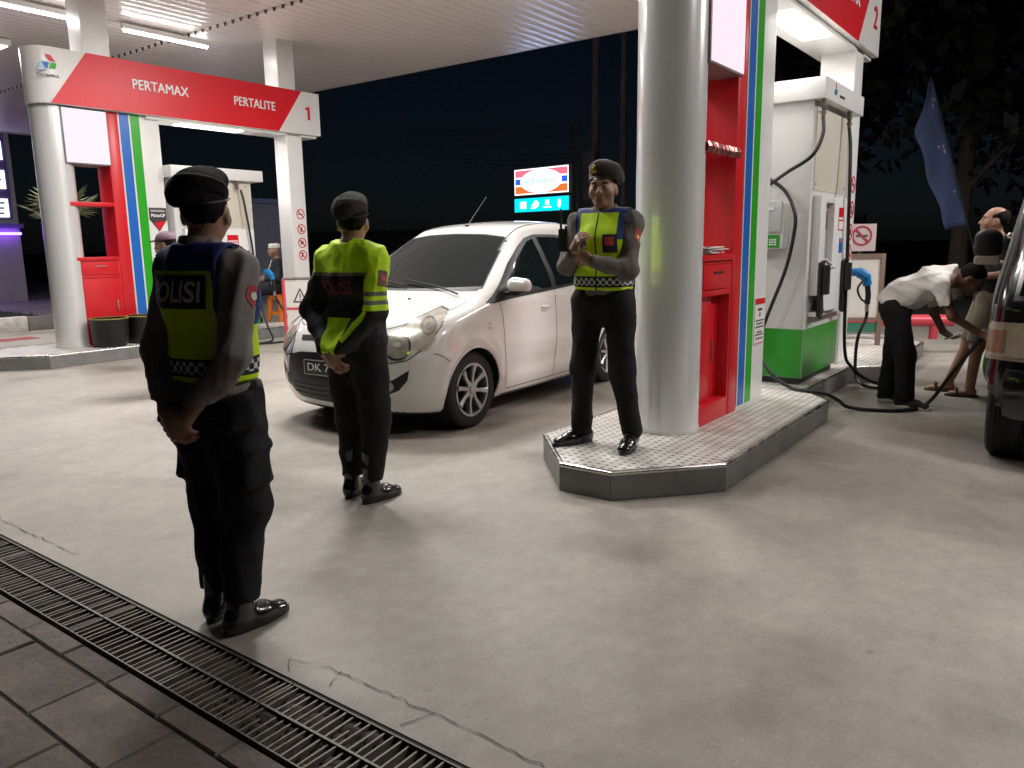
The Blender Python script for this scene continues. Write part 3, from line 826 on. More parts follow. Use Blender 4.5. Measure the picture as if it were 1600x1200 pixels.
def nozzle(label, loc):
    x, y, z = loc
    t = thing('fuel_nozzle', label, 'fuel nozzle', loc, 0, 'nozzles hanging on the pumps')
    m = MB(); m.tube(spline([(x - .02, y + .05, z + .1), (x - .02, y + .0, z + .1), (x, y - .06, z + .06), (x + .02, y - .08, z - .02)], 6), [.04]*6 + [.05]*8 + [.042]*5, 10); m.build('blue_cover', M_bluenoz, t)
    m = MB(); m.tube(spline([(x - .02, y + .13, z - .02), (x - .02, y + .08, z + .06), (x - .02, y + .03, z + .1)], 5), .011, 8); m.build('spout', M_alu, t)
    m = MB(); m.tube(spline([(x + .02, y - .08, z - .02), (x + .03, y - .09, z - .12), (x + .03, y - .085, z - .2)], 5), [.026]*11, 8)
    m.tube(spline([(x, y - .04, z + .02), (x, y - .0, z - .06), (x + .02, y - .03, z - .15), (x + .03, y - .085, z - .19)], 5), .01, 6); m.build('grip_and_guard', M_black, t)
    m = MB(); m.cyl((x + .03, y - .085, z - .2), (x + .03, y - .085, z - .27), .019, n=10); m.build('hose_coupling', M_alu, t)
    return t
def hose(pts, label, r=.0155, n=10, group=None):
    m = MB(); m.tube(spline(pts, n), r, 9)
    o = m.build('fuel_hose', M_rubber); tag(o, label, 'hose', group or 'black fuel hoses')
    return o

isl = pump_island('grey kerbed pump island with mosaic tiles that the officer with clasped hands stands on')
col = round_column('glossy white round column right behind the officer standing on the island')
pyl = pylon('red cabinet with tinsel shelf and half open lower door beside the nearest column', emis('lit_sign_pink', (1, .7, .78), .95), True)
pst = post('square white post beside the dispenser that the bending man stands by', 8.2, 8.5, 2.0, 2.32, .172, 3.198, (1.94, 1.7, 1.48, 1.28))
sgn = gantry_sign('red and white fascia sign numbered 2 above the right pump island', [('PERTAMAX', 7.03, 7.97, 3.48), ('PERTALITE', 5.72, 6.55, 3.48)], '2')
dsp = dispenser('white and green fuel dispenser with crossing hoses behind the red cabinet')
two = []
for o, lab in ((isl, 'grey kerbed pump island with black tubs standing on it, across the car lane'),
               (col, 'glossy white round column of the far island, under the sign numbered 1'),
               (pst, 'square white post with red prohibition signs right of the first officer'),
               (dsp, 'white and green fuel dispenser behind the head of the nearest officer')):
    c = copy_tree(o); c.location.y += 8.5; c['label'] = lab; two.append(c)
two[3].location.x -= .545; two[3].scale = (1.18, 1, .945)
pyl1 = pylon('red cabinet with closed door and plain lit box on the far island', E_box1, False); pyl1.location.y += 8.5
sg1 = gantry_sign('red and white fascia sign numbered 1 reading PERTAMAX and PERTALITE', [('PERTAMAX', 5.72, 6.52, 3.51), ('PERTALITE', 7.25, 7.97, 3.5)], '1'); sg1.location.y += 8.5
# upper posts carrying the canopy above the fascia signs
post('white canopy post rising above the left part of the sign numbered 1', 5.16, 5.5, 10.52, 10.86, 3.862, 4.62, ())
post('white canopy post rising above the PERTALITE lettering of the sign', 8.13, 8.45, 10.52, 10.86, 3.862, 4.66, ())
post('white canopy post rising above the sign numbered 2', 8.13, 8.45, 2.02, 2.36, 3.862, 4.66, ())
post('white canopy post above the nearest round column', 5.16, 5.5, 2.02, 2.36, 3.862, 4.62, ())

# stickers and notices on the striped panels
m = MB(); z = 1.9; P = [(5.84, 1.98), (6.09, 1.98), (6.09, 1.82), (5.97, 1.66), (5.84, 1.82)]
st = thing('race_sticker', 'dark and red shield shaped sticker on the white panel of the far cabinet', 'sticker', (5.96, 10.55, 1.82))
m.prismb([(x, q) for x, q in reversed(P)], 10.5445, 10.5535); m.build('shield', mat('sticker_dark', (.05, .035, .04), .4), st, smooth=False)
m = MB(); m.prismb([(5.9, 1.775), (6.04, 1.8), (6.07, 1.8), (5.97, 1.67)], 10.5425, 10.544); m.build('red_flash', M_red, st, smooth=False)
m = MB(); m.text('MotoGP', (5.965, 10.5436, 1.855), (1, 0, 0), (0, 0, 1), .045, .002, .02, fit=.2); m.box((5.86, 10.542, 1.93), (6.07, 10.5437, 1.937)); m.box((5.86, 10.542, 1.945), (6.05, 10.5437, 1.95)); m.build('print', M_text, st, smooth=False)
def notice(y, lab):
    st = thing('safety_notice', lab, 'notice', (5.97, y, .8), 0, 'small paper notices on the striped panels')
    m = MB(); m.box((5.86, y - .002, .62), (6.08, y + .0035, .98)); m.build('sheet', M_paper, st)
    m = MB(); m.box((5.865, y - .0035, .93), (6.075, y - .0022, .975), 0); m.box((5.865, y - .0035, .625), (6.075, y - .0022, .632), 0); m.build('red_header', M_red, st)
    m = MB(); m.box((5.92, y - .0035, .88), (6.02, y - .0022, .9)); m.ell((5.97, y - .002, .85), (.018, .0015, .02), 6)
    for zz, w in ((.8, .09), (.775, .07), (.75, .09), (.71, .06), (.69, .09), (.66, .08)): m.box((5.97 - w, y - .0035, zz), (5.97 + w, y - .0022, zz + .011))
    m.build('print', M_textdk, st, smooth=False)
notice(10.55, 'white notice with a red header beside the green stripe of the far cabinet'); notice(2.05, 'white notice with a red header low on the nearest striped panel')
# tinsel wrapped round the shelf
rg = random.Random(3); rg = random.Random(3); m = MB(); P_ = []
for i in range(40):
    x = 4.81 + .56*i/39; P_ += [(x, 2.030 - rg.uniform(0, .008), 2.032 + rg.uniform(0, .008)), (x + rg.uniform(-.006, .006), 2.024 - rg.uniform(0, .012), 2.005 + rg.uniform(-.006, .006)), (x + rg.uniform(-.006, .006), 2.03 - rg.uniform(0, .006), 1.972 - rg.uniform(0, .012))]
m.add(P_, [q for i in range(39) for q in ((3*i, 3*i+1, 3*i+4, 3*i+3), (3*i+1, 3*i+2, 3*i+5, 3*i+4))])
tag(m.build('tinsel', mat('tinsel_foil', (.8, .3, .29), .25, metal=.9), smooth=False), 'crumpled silvery foil tape wrapped along the red shelf edge', 'tinsel')
# papers on the counter
st = thing('paper_bundle', 'bundle of white and red papers lying on the red counter', 'papers', (5.08, 2.18, 1.326))
m = MB(); rg = random.Random(5)
for i in range(7):
    a = rg.uniform(-.3, .3); z = 1.327 + i * .007; m.obox((5.08 + rg.uniform(-.02, .02), 2.15 + rg.uniform(-.01, .03), z + .003), (.17*cos(a), .17*sin(a), rg.uniform(-.004, .004)), (-.09*sin(a), .09*cos(a), 0), (0, 0, .003))
m.build('sheets', M_paper, st)
m = MB(); m.obox((5.05, 2.1, 1.3795), (.08, .01, 0), (-.005, .03, 0), (0, 0, .002)); m.build('red_print', M_red, st)
# plastic tubs on the far island
for i, x in enumerate((5.02, 5.50)):
    t = thing('black_tub', ('black tub in front of the red cabinet door, nearer the column', 'black tub below the green stripe of the far cabinet')[i], 'tub', (x, 10.31, .171), 0, 'black tubs on the far island'); t.scale = (.9, .9, .95)
    m = MB(); m.lathe([(0, 0), (.2, 0), (.24, .06), (.255, .36), (.262, .37), (.262, .385), (.24, .385), (.235, .36), (.225, .1), (0, .09)], (0, 0, 0), n=36); m.build('tub_wall', M_black, t, local=True, merge=True)
    m = MB(); m.lathe([(.262, .376), (.266, .38), (.266, .388), (.25, .391), (.238, .388), (.238, .386), (.262, .386)], (0, 0, 0), n=36); m.build('rim', mat('worn_yellow', (.35, .28, .05), .6, var=.5, vscale=9), t, local=True)
    m = MB(); m.lathe([(.0, .3), (.236, .3)], (0, 0, 0), n=24); m.build('soil', M_dirt, t, local=True)

# hoses and nozzles
hose([(6.81, 1.885, 2.4), (6.77, 1.87, 2.25), (6.7, 1.93, 2.08), (6.68, 2.12, 1.96), (6.68, 2.34, 1.82), (6.66, 2.5, 1.75), (6.63, 2.56, 1.86), (6.65, 2.46, 2.0), (6.67, 2.32, 1.95), (6.68, 2.13, 1.82), (6.66, 2.03, 1.63), (6.66, 2.03, 1.45), (6.68, 2.09, 1.17), (6.68, 2.2, .85), (6.67, 2.32, .5), (6.64, 2.42, .3), (6.6, 2.46, .5),
      (6.62, 2.37, .62), (6.63, 2.3, .5), (6.6, 2.16, .3), (6.56, 1.98, .195), (6.5, 1.82, .188), (6.54, 1.68, .17), (6.66, 1.6, .1), (6.78, 1.55, .03), (6.83, 1.36, .017), (6.95, 1.16, .017), (7.2, 1.02, .05), (7.28, .86, .32), (7.25, .72, .55), (7.25, .66, .62)],
     'black fuel hose crossing itself and running over the kerb to the van')
hose([(7.64, 1.885, 2.4), (7.63, 1.86, 2.2), (7.6, 1.84, 1.8), (7.66, 1.84, 1.26), (7.76, 1.84, .42), (7.84, 1.78, .2), (7.95, 1.62, .06), (8.05, 1.42, .02), (8.0, 1.36, .018), (7.9, 1.45, .018), (7.86, 1.65, .03), (7.95, 1.76, .1), (8.0, 1.79, .3), (7.93, 1.76, .5), (8.0, 1.72, .66), (7.99, 1.71, .73)],
     'black fuel hose hanging straight down to the blue nozzle')
nozzle('blue covered fuel nozzle hooked on the dispenser next to the bending man', (7.96, 1.8, 1.0))
hose([(7.21, 10.385, 2.268), (7.23, 10.35, 2.079), (7.29, 10.33, 1.512), (7.37, 10.33, 0.661), (7.37, 10.2, 0.250), (7.27, 9.95, 0.030), (6.92, 9.85, 0.018), (7.27, 9.7, 0.018), (7.67, 9.85, 0.030), (7.77, 10.1, 0.200), (7.67, 10.28, 0.567), (7.56, 10.21, 0.690)], 'black fuel hose looping on the ground by the orange stool')
hose([(6.38, 10.385, 2.268), (6.35, 10.36, 2.079), (6.29, 10.36, 1.843), (6.42, 10.33, 1.654), (6.57, 10.33, 1.512)], 'short black hose under the header of the far dispenser')
nozzle('blue covered fuel nozzle hooked on the far dispenser', (7.53, 10.3, 0.945))
# ================================================================ vehicles
def smax(a, b, k):
    h = np.maximum(k - np.abs(a - b), 0) / k
    return np.maximum(a, b) + h*h*k*.25
def interp(x, xs, ys):
    """smooth monotone-ish interpolation (cubic through the table, C1)"""
    xs = np.array(xs, float); ys = np.array(ys, float); d = np.diff(ys) / np.diff(xs)
    m = np.zeros_like(ys); m[1:-1] = np.where(d[:-1]*d[1:] > 0, 2*d[:-1]*d[1:] / (d[:-1]+d[1:] + 1e-12), 0); m[0] = d[0]; m[-1] = d[-1]
    x = np.clip(x, xs[0], xs[-1]); i = np.clip(np.searchsorted(xs, x) - 1, 0, len(xs)-2)
    h = xs[i+1]-xs[i]; t = (x-xs[i])/h
    return (2*t**3-3*t**2+1)*ys[i] + (t**3-2*t**2+t)*h*m[i] + (-2*t**3+3*t**2)*ys[i+1] + (t**3-t**2)*h*m[i+1]
def solid(f, lo, hi, h, name, mats, parent, fm=None):
    F = Field(lo, hi, h); F.F[:] = 9
    sl, (X, Y, Z) = F.grid(lo, hi)
    F.F[sl] = f(X, Y, Z)
    P, Q = F.mesh()
    P = smooth_mesh(P, Q, 2)
    for _ in range(2):
        e = 2e-3; v = f(P[:, 0], P[:, 1], P[:, 2])
        G = np.stack([f(P[:, 0]+e*(i == 0), P[:, 1]+e*(i == 1), P[:, 2]+e*(i == 2)) - v for i in range(3)], 1) / e
        st = -(v / np.maximum((G*G).sum(1), .2))[:, None] * G
        ln = np.linalg.norm(st, axis=1)[:, None]
        P = P + st * np.minimum(1, h * .5 / (ln + 1e-9))
    cen = P[Q].mean(1)
    o = np_obj(name, P, Q, mats, parent, fmat=None if fm is None else fm(cen, np.cross(P[Q[:, 2]]-P[Q[:, 0]], P[Q[:, 3]]-P[Q[:, 1]])))
    return o, P, Q, bvh_of(P, Q)
M_carw = mat('car_white', (.80, .79, .77), .2, coat=1., spec=.5)
M_carb = mat('car_black', (.006, .006, .007), .15, coat=1., spec=.5)
M_under = mat('underbody', (.008, .008, .008), .8)
M_cglass = mat('tinted_glass', (.008, .013, .014), .03, spec=.38)
M_gap = mat('panel_gap', (.03, .028, .026), .7)
M_tyre = mat('tyre_rubber', (.013, .013, .013), .7, bump=.15, bscale=90)
M_rim = mat('alloy_rim', (.55, .55, .55), .3, metal=.85)
M_lamp = mat('lamp_reflector', (.62, .6, .52), .2, metal=.3, coat=1., var=.35, vscale=14)
M_lampd = mat('lamp_inner', (.36, .35, .28), .2, metal=.3, coat=1., var=.35, vscale=22)
M_chr = mat('chrome', (.75, .75, .75), .12, metal=1.)
M_amber = mat('amber_lens', (.28, .16, .09), .2, coat=1.)
M_clear = mat('clear_lens', (.42, .36, .28), .2, coat=1., var=.2, vscale=10)

def strip(bvh, pts, w, o, ex, ey, lift=.0015, reach=3.):
    """a thin band along a 2-d polyline laid on a surface"""
    o, ex, ey = Vector(o), Vector(ex).normalized(), Vector(ey).normalized(); nz = ex.cross(ey)
    P = spline(pts, 8) if len(pts) > 2 else [np.array(pts[0], float) + (np.array(pts[1], float)-np.array(pts[0], float))*t/24 for t in range(25)]
    vs = []; ok = []
    for i, p in enumerate(P):
        q = P[min(i+1, len(P)-1)]; r = P[max(i-1, 0)]; d = q - r; d = d / (np.linalg.norm(d) + 1e-9); n = np.array([-d[1], d[0]]) * w / 2
        for s in (-1, 1):
            a = p + n*s; h = bvh.ray_cast(o + ex*a[0] + ey*a[1], -nz, reach)
            ok.append(h[0] is not None); vs.append(h[0] + h[1]*lift if h[0] is not None else Vector((0, 0, 0)))
    fs = [(2*i, 2*i+1, 2*i+3, 2*i+2) for i in range(len(P)-1) if all(ok[2*i:2*i+4])]
    return vs, fs
def circ(u, v, r, n=24, ry=None):
    return [(u + r*cos(2*pi*k/n), v + (ry or r)*sin(2*pi*k/n)) for k in range(n)]

def wheel(parent, c, side, R=.302, Wd=.185, rim=.205, spokes=8, dark=False):
    """wheel with its outer face towards side (+1: +y)"""
    c = Vector(c)
    m = MB(); s = side
    prof = [(rim, -.5*Wd), (rim+.02, -.5*Wd), (R-.03, -.5*Wd), (R-.006, -.42*Wd), (R, -.3*Wd)]
    for k in range(-2, 3):
        prof += [(R, k*.1*Wd - .04*Wd), (R - .006, k*.1*Wd - .03*Wd), (R - .006, k*.1*Wd + .03*Wd), (R, k*.1*Wd + .04*Wd)]
    prof += [(R, .3*Wd), (R-.006, .42*Wd), (R-.03, .5*Wd), (rim+.03, .49*Wd), (rim+.012, .5*Wd), (rim, .45*Wd), (rim, -.5*Wd)]
    m.lathe([(r, h*s) for r, h in prof], c, (0, 1, 0), 56)
    w = m.build('wheel', M_tyre, parent, local=True, merge=True, angle=30)
    m = MB()
    m.lathe([(rim+.004, .44*Wd*s), (rim+.008, .47*Wd*s), (rim-.012, .46*Wd*s), (rim-.02, .25*Wd*s), (rim-.022, -.4*Wd*s)], c, (0, 1, 0), 56)
    y = .40*Wd*s
    for k in range(spokes):
        a = 2*pi*k/spokes + .2; d = Vector((cos(a), 0, sin(a))); t = Vector((-sin(a), 0, cos(a)))
        vs = []
        for r, wd, yy in ((.04, .019, y - .0*s), (.11, .015, y - .004*s), (rim-.012, .024, y + .012*s)):
            for dt, dy in ((-wd, 0), (-wd*.6, .009*s), (wd*.6, .009*s), (wd, 0), (wd, -.03*s), (-wd, -.03*s)):
                vs.append(c + d*r + t*dt + Vector((0, yy + dy, 0)))
        fs = [(i*6+j, i*6+(j+1) % 6, (i+1)*6+(j+1) % 6, (i+1)*6+j) for i in range(2) for j in range(6)]
        if s > 0: fs = [tuple(reversed(f)) for f in fs]
        m.add(vs, fs)
    m.lathe([(0, y+.016*s), (.028, y+.016*s), (.034, y+.006*s), (.062, y+.004*s), (.066, y-.03*s)], c, (0, 1, 0), 24)
    for k in range(4):
        a = 2*pi*k/4 + .6; p = c + Vector((.048*cos(a), y+.004*s, .048*sin(a))); m.cyl(p, p + Vector((0, .006*s, 0)), .008, n=6)
    m.build('rim', M_rim if not dark else M_dark, w, local=True, angle=30)
    m = MB(); m.lathe([(0, .1*Wd*s), (.13, .1*Wd*s), (.13, -.05*Wd*s)], c, (0, 1, 0), 32); m.lathe([(.13, -.1*Wd*s), (rim-.022, -.1*Wd*s)], c, (0, 1, 0), 32)
    m.build('brake_disc', M_under, w, local=True)
    return w

def white_car():
    rz = radians(183.0)
    t = thing('parked_car', 'white compact hatchback with its headlight and alloy wheel towards the lane', 'car', (4.555, 4.63, 0), rz)
    TX = [-3.1, -2.96, -2.9, -2.78, -2.6, -2.2, -1.7, -1.3, -1.05, -.95, -.12, .0, .25, .45, .6, .72, .9]
    TZ = [.6, .98, 1.25, 1.49, 1.55, 1.61, 1.635, 1.615, 1.575, 1.535, 1.06, 1.015, .955, .90, .83, .72, .4]
    WZ = [.1, .18, .35, .6, .85, 1.02, 1.1, 1.3, 1.5, 1.7]; WW = [.77, .80, .835, .848, .842, .825, .80, .70, .59, .50]
    def zt(x): return interp(x, TX, TZ)
    def f(X, Y, Z):
        ay = np.abs(Y)
        xe = X + .085 * (ay/.75)**2 * np.clip((X + 1.6) / .6, 0, 1)
        z0 = zt(xe); dz = (zt(xe + .02) - z0) / .02
        top = (Z - z0 + .035 * (ay/.6)**2) / np.sqrt(1 + dz*dz)
        zb = Z - .035 * np.clip(-X / 2.5, -.3, 1)
        r1 = np.sqrt(X*X + (Z-.3)**2); r2 = np.sqrt((X+2.36)**2 + (Z-.3)**2)
        w = interp(zb, WZ, WW) + .022 * (np.exp(-((r1-.38)/.06)**2) + np.exp(-((r2-.38)/.06)**2)) * np.clip((Z-.2)/.15, 0, 1) * np.clip((.95-Z)/.2, 0, 1)
        w = w - .012 * np.exp(-((Z-.40)/.09)**2) * np.clip((-X-.4)/.2, 0, 1) * np.clip((X+1.95)/.2, 0, 1)
        w = w + .007 * np.exp(-((Z-.93+.02*X)/.035)**2)
        w = w - .10 * np.clip((X-.05)/.75, 0, 1)**2 - .08*np.clip((-X-2.3)/.7, 0, 1)**2
        dw = (interp(zb + .02, WZ, WW) - interp(zb, WZ, WW)) / .02
        side = (ay - w) / np.sqrt(1 + dw*dw)
        fr = X - (.765 - .33 * np.minimum(ay/.84, 1.1)**2.4 - .16 * np.clip((Z-.60)/.3, 0, 1.5)**1.5 - .10*np.clip((.42-Z)/.25, 0, 1.5)**2)
        rr = -X - 2.985 + .10*(ay/.84)**3 + .05*np.clip((Z-.55)/.4, 0, 1)
        b = smax(smax(side, top, .09), fr * .9, .13)
        b = smax(smax(b, rr, .1), .165 + .03*np.clip(X-.3, 0, 1) - Z, .05)
        well = np.minimum(np.maximum(r1-.338, .52-ay), np.maximum(r2-.338, .52-ay))
        return np.maximum(b, -well).astype(np.float32)
    def fm(c, n):
        r1 = np.hypot(c[:, 0], c[:, 2]-.3); r2 = np.hypot(c[:, 0]+2.36, c[:, 2]-.3); ay = np.abs(c[:, 1])
        nn = n / (np.linalg.norm(n, axis=1)[:, None] + 1e-12)
        inner = (np.minimum(r1, r2) < .347) & (np.abs(nn[:, 1]) < .6) | ((np.minimum(r1, r2) < .36) & (ay < .6))
        return (inner | (nn[:, 2] < -.7) & (c[:, 2] < .3)).astype(int)
    body, P, Q, B = solid(f, (-3.15, -.95, .1), (.86, .95, 1.72), .0165, 'body', [M_carw, M_under], t, fm)
    def lay(name, poly, o, ex, ey, m, lift=.002, res=.025, parent=t):
        vs, fs = patch(B, poly, o, ex, ey, res, lift, reach=4)
        k = MB(); k.add(vs, fs); return k.build(name, m, parent, local=True, angle=60)
    FX = ((2, 0, 0), (0, 1, 0), (0, 0, 1))
    SL = ((0, 2, 0), (-1, 0, 0), (0, 0, 1)); SR = ((0, -2, 0), (1, 0, 0), (0, 0, 1))
    ws = [(-.70, 1.075), (-.4, 1.062), (0, 1.058), (.4, 1.062), (.70, 1.075), (.66, 1.16), (.545, 1.47), (.3, 1.50), (0, 1.508), (-.3, 1.50), (-.545, 1.47), (-.66, 1.16)]
    wsh = lay('windscreen', ws, *FX, M_cglass, .0035, .04)
    lay('windscreen_seal', [(y*1.022, 1.29 + (z-1.29)*1.04) for y, z in ws], *FX, M_gap, .0015, .04)
    lay('cowl', [(-.69, 1.05), (.69, 1.05), (.70, 1.085), (.3, 1.07), (0, 1.066), (-.3, 1.07), (-.70, 1.085)], *FX, M_black, .0042, .04)
    for sg, pl, nm in ((1, SL, 1), (-1, SR, -1)):
        fl = lambda poly: [(u if sg > 0 else -u, z) for u, z in poly][::1 if sg > 0 else -1]
        front = [(.50, 1.015), (.9, 1.02), (1.2, 1.035), (1.2, 1.462), (1.09, 1.435), (.94, 1.36), (.73, 1.245), (.57, 1.13)]
        rear = [(1.285, 1.04), (2.1, 1.085), (2.2, 1.2), (2.12, 1.36), (1.9, 1.44), (1.6, 1.47), (1.285, 1.475)]
        lay('side_window_frame', fl([(.20, .962), (.28, .952), (.5, .972), (1.24, 1.01), (2.14, 1.06), (2.25, 1.2), (2.16, 1.38), (1.92, 1.468), (1.6, 1.496), (1.25, 1.498), (1.08, 1.468), (.92, 1.395), (.68, 1.26), (.44, 1.095), (.30, 1.01)]), *pl, M_black, .0045, .018)
        lay('door_window', fl(front), *pl, M_cglass, .008, .02); lay('door_window', fl(rear), *pl, M_cglass, .008, .03)
        th = radians(36) * sg; n = Vector((cos(th), sin(th), 0)); ex = Vector((-sin(th), cos(th), 0))
        hp = [(-.05, .60), (.05, .575), (.20, .60), (.33, .685), (.44, .82), (.485, .925), (.43, .945), (.27, .885), (.10, .79), (-.02, .69)]
        HL = (n*2, ex, (0, 0, 1))
        lay('headlight_rim', fl([(.2 + (u-.2)*1.045, .75 + (z-.75)*1.05) for u, z in hp]), *HL, M_gap, .001, .025)
        hl = lay('headlight', fl(hp), *HL, M_lamp, .0035, .02)
        lay('reflector_bowl', fl(circ(.125, .70, .103)), *HL, M_chr, .006, .02, hl); lay('reflector_bowl', fl(circ(.125, .70, .09)), *HL, M_lampd, .0075, .02, hl)
        lay('bulb', fl(circ(.125, .71, .03, ry=.018)), *HL, M_lamp, .010, .01, hl)
        lay('reflector_bowl', fl(circ(.355, .835, .062)), *HL, M_chr, .006, .02, hl); lay('reflector_bowl', fl(circ(.355, .835, .05)), *HL, M_lampd, .0075, .02, hl); lay('bulb', fl(circ(.355, .838, .022)), *HL, M_chr, .010, .01, hl)
        lay('turn_signal', fl([(.27, .66), (.32, .70), (.41, .81), (.40, .74), (.34, .67)]), *HL, M_clear, .006, .02, hl)
        fp = [(-.16, .395), (.04, .405), (.18, .455), (.30, .525), (.285, .45), (.22, .375), (.12, .335), (-.04, .315), (-.16, .315)]
        th2 = radians(30) * sg; FL = (Vector((cos(th2), sin(th2), 0))*2, Vector((-sin(th2), cos(th2), 0)), (0, 0, 1))
        fg = lay('fog_lamp_pocket', fl(fp), *FL, M_black, .002, .02); lay('fog_lamp', fl(circ(.15, .405, .034)), *FL, M_lampd, .006, .015, fg)
        def ln(pts, w=.006):
            g = MB(); g.add(*strip(B, [(u if sg > 0 else -u, z) for u, z in pts], w, *pl)); g.build('shut_line', M_gap, t, local=True)
        ln([(.36, .95), (.40, .85), (.42, .6), (.44, .36), (.46, .24)]); ln([(1.235, 1.0), (1.25, .8), (1.255, .5), (1.24, .24)]); ln([(2.18, 1.05), (2.2, .9), (2.1, .75), (2.0, .62), (1.97, .5)])
        ln([(.46, .235), (1.24, .232), (1.92, .235)], .007); ln([(.40, .19), (1.2, .186), (1.95, .19)], .02)
        ln([(-.43, .635), (-.39, .625), (-.345, .60), (-.31, .565)], .005)
        h = MB(); x = -1.08; y = f_w(f, x, .86) * sg
        h.ell((x, y + .012*sg, .87), (.085, .02, .018), 8); h.ell((x + .03, y + .0*sg, .86), (.06, .012, .03), 8); h.build('door_handle', M_carw, t, local=True)
        mx = -.50; my = f_w(f, mx, 1.0) * sg
        h = MB(); h.obox((mx + .03, my + .055*sg, 1.02), (.03, 0, 0), (0, .08, 0), (0, 0, .014)); mr = h.build('wing_mirror', M_black, t, local=True, bevel=.008)
        F2 = Field((mx-.16, min(my+.02*sg, my+.26*sg)-.05, .93), (mx+.16, max(my+.02*sg, my+.26*sg)+.05, 1.25), .008)
        F2.limb((mx+.015, my+.075*sg, 1.085), (mx+.0, my+.17*sg, 1.083), (.062, .068), (.055, .06), 0, wide=(1, 0, 0)); F2.half((mx-.04, my+.1*sg, 0), (-1, .12*sg, 0))
        p_, q_ = F2.mesh(); p_ = smooth_mesh(p_, q_, 2)
        np_obj('mirror_shell', p_, q_, [M_carw, M_black], mr, fmat=(p_[q_].mean(1)[:, 2] < 1.042).astype(int))
        for wx in (0, -2.36):
            a = MB(); pts = []
            for q in np.linspace(-.28, pi+.28, 40):
                X_, Z_ = wx + .3405*cos(q), .3 + .3405*sin(q)
                if Z_ > .2: pts.append((X_, (f_w(f, wx + .36*cos(q), max(.2, .3 + .36*sin(q))) - .006)*sg, Z_))
            a.tube(pts, .0095, 7); a.build('wheel_arch_lip', M_carw, t, local=True)
        wheel(t, (0, .735*sg, .302), sg); wheel(t, (-2.36, .735*sg, .302), sg)
        e = MB()
        for z, w in ((.80, .045), (.765, .06)): e.add(*strip(B, [((.19) if sg > 0 else -.19, z), ((.19 + w) if sg > 0 else -(.19 + w), z)], .014, *pl, lift=.003))
        e.build('side_badge', M_alu, t, local=True)
    # bonnet edges, grille, plate
    g = MB()
    TOP = ((0, 0, 3), (1, 0, 0), (0, 1, 0))
    for sg in (-1, 1): g.add(*strip(B, [(-.10, .70*sg), (.10, .70*sg), (.28, .655*sg), (.45, .55*sg), (.55, .42*sg), (.59, .2*sg), (.6, 0)], .006, *TOP))
    g.build('bonnet_gap', M_gap, t, local=True)
    gr = lay('grille', [(-.47, .585), (-.3, .62), (0, .632), (.3, .62), (.47, .585), (.50, .45), (.47, .32), (.36, .262), (0, .25), (-.36, .262), (-.47, .32), (-.50, .45)], *FX, M_black, .002, .03)
    g = MB()
    for z in (.30, .34, .38): g.add(*strip(B, [(-.42, z), (-.2, z-.005), (0, z-.006), (.2, z-.005), (.42, z)], .01, *FX, lift=.008))
    g.build('grille_bar', M_dark, gr, local=True)
    lay('upper_grille', [(-.34, .70), (0, .715), (.34, .70), (.36, .74), (0, .762), (-.36, .74)], *FX, M_black, .002, .03)
    lay('maker_emblem', circ(0, .735, .05), *FX, M_chr, .008, .015)
    m = MB(); m.box((.755, -.215, .455), (.768, .215, .575)); pl = m.build('number_plate', mat('plate_black', (.02, .02, .022), .4), t, local=True, bevel=.003)
    m = MB(); m.text('DK 737', (.7685, 0, .49), (0, 1, 0), (0, 0, 1), .06, .002, .005, fit=.34); m.box((.7682, -.21, .568), (.7692, .21, .571)); m.box((.7682, -.21, .458), (.7692, .21, .461)); m.box((.7682, .208, .46), (.7692, .211, .57)); m.box((.7682, -.211, .46), (.7692, -.208, .57))
    m.build('plate_marks', M_text, pl, local=True, smooth=False)
    # wipers, washer jets, aerial, roof channels
    def on(x, y):
        h = B.ray_cast(Vector((x, y, 3)), Vector((0, 0, -1))); return h[0]
    w = MB()
    for pts in ([(-.14, .05), (-.19, -.15), (-.24, -.40), (-.29, -.58)], [(-.14, .60), (-.17, .4), (-.19, .2), (-.22, .0)]):
        w.tube([on(*p) + Vector((.012, 0, .022)) for p in spline(pts, 4)], .0075, 6)
    w.build('wiper', M_black, t, local=True)
    w = MB()
    for y in (-.25, .25): p = on(.05, y); w.ell(p + Vector((0, 0, .004)), (.014, .012, .008), 6)
    w.build('washer_jet', M_black, t, local=True)
    p = on(-1.08, 0); w = MB(); w.ell(p + Vector((0, 0, .006)), (.03, .018, .014), 6); w.tube([p, p + Vector((-.32, 0, .28))], [.004, .0022], 6); w.build('aerial', M_black, t, local=True)
    g = MB()
    for sg in (-1, 1): g.add(*strip(B, [(-.62, .60*sg), (-.95, .535*sg), (-1.5, .50*sg), (-2.2, .49*sg), (-2.7, .47*sg)], .014, *TOP))
    g.build('roof_channel', M_gap, t, local=True)
    # tail: lamps and rear window
    RX = ((-5, 0, 0), (0, -1, 0), (0, 0, 1))
    lay('rear_window', [(-.5, 1.12), (.5, 1.12), (.42, 1.42), (-.42, 1.42)], *RX, M_cglass, .004, .04)
    for sg in (-1, 1): lay('tail_lamp', [(.55*sg, .75), (.72*sg, .78), (.66*sg, 1.1), (.58*sg, 1.1)][::sg], *RX, M_red, .004, .03)
    return t
def f_w(f, x, z):
    ys = np.linspace(.3, 1.1, 400); v = f(np.full(400, x), ys, np.full(400, z))
    return float(ys[np.argmax(v > 0)])
white_car()

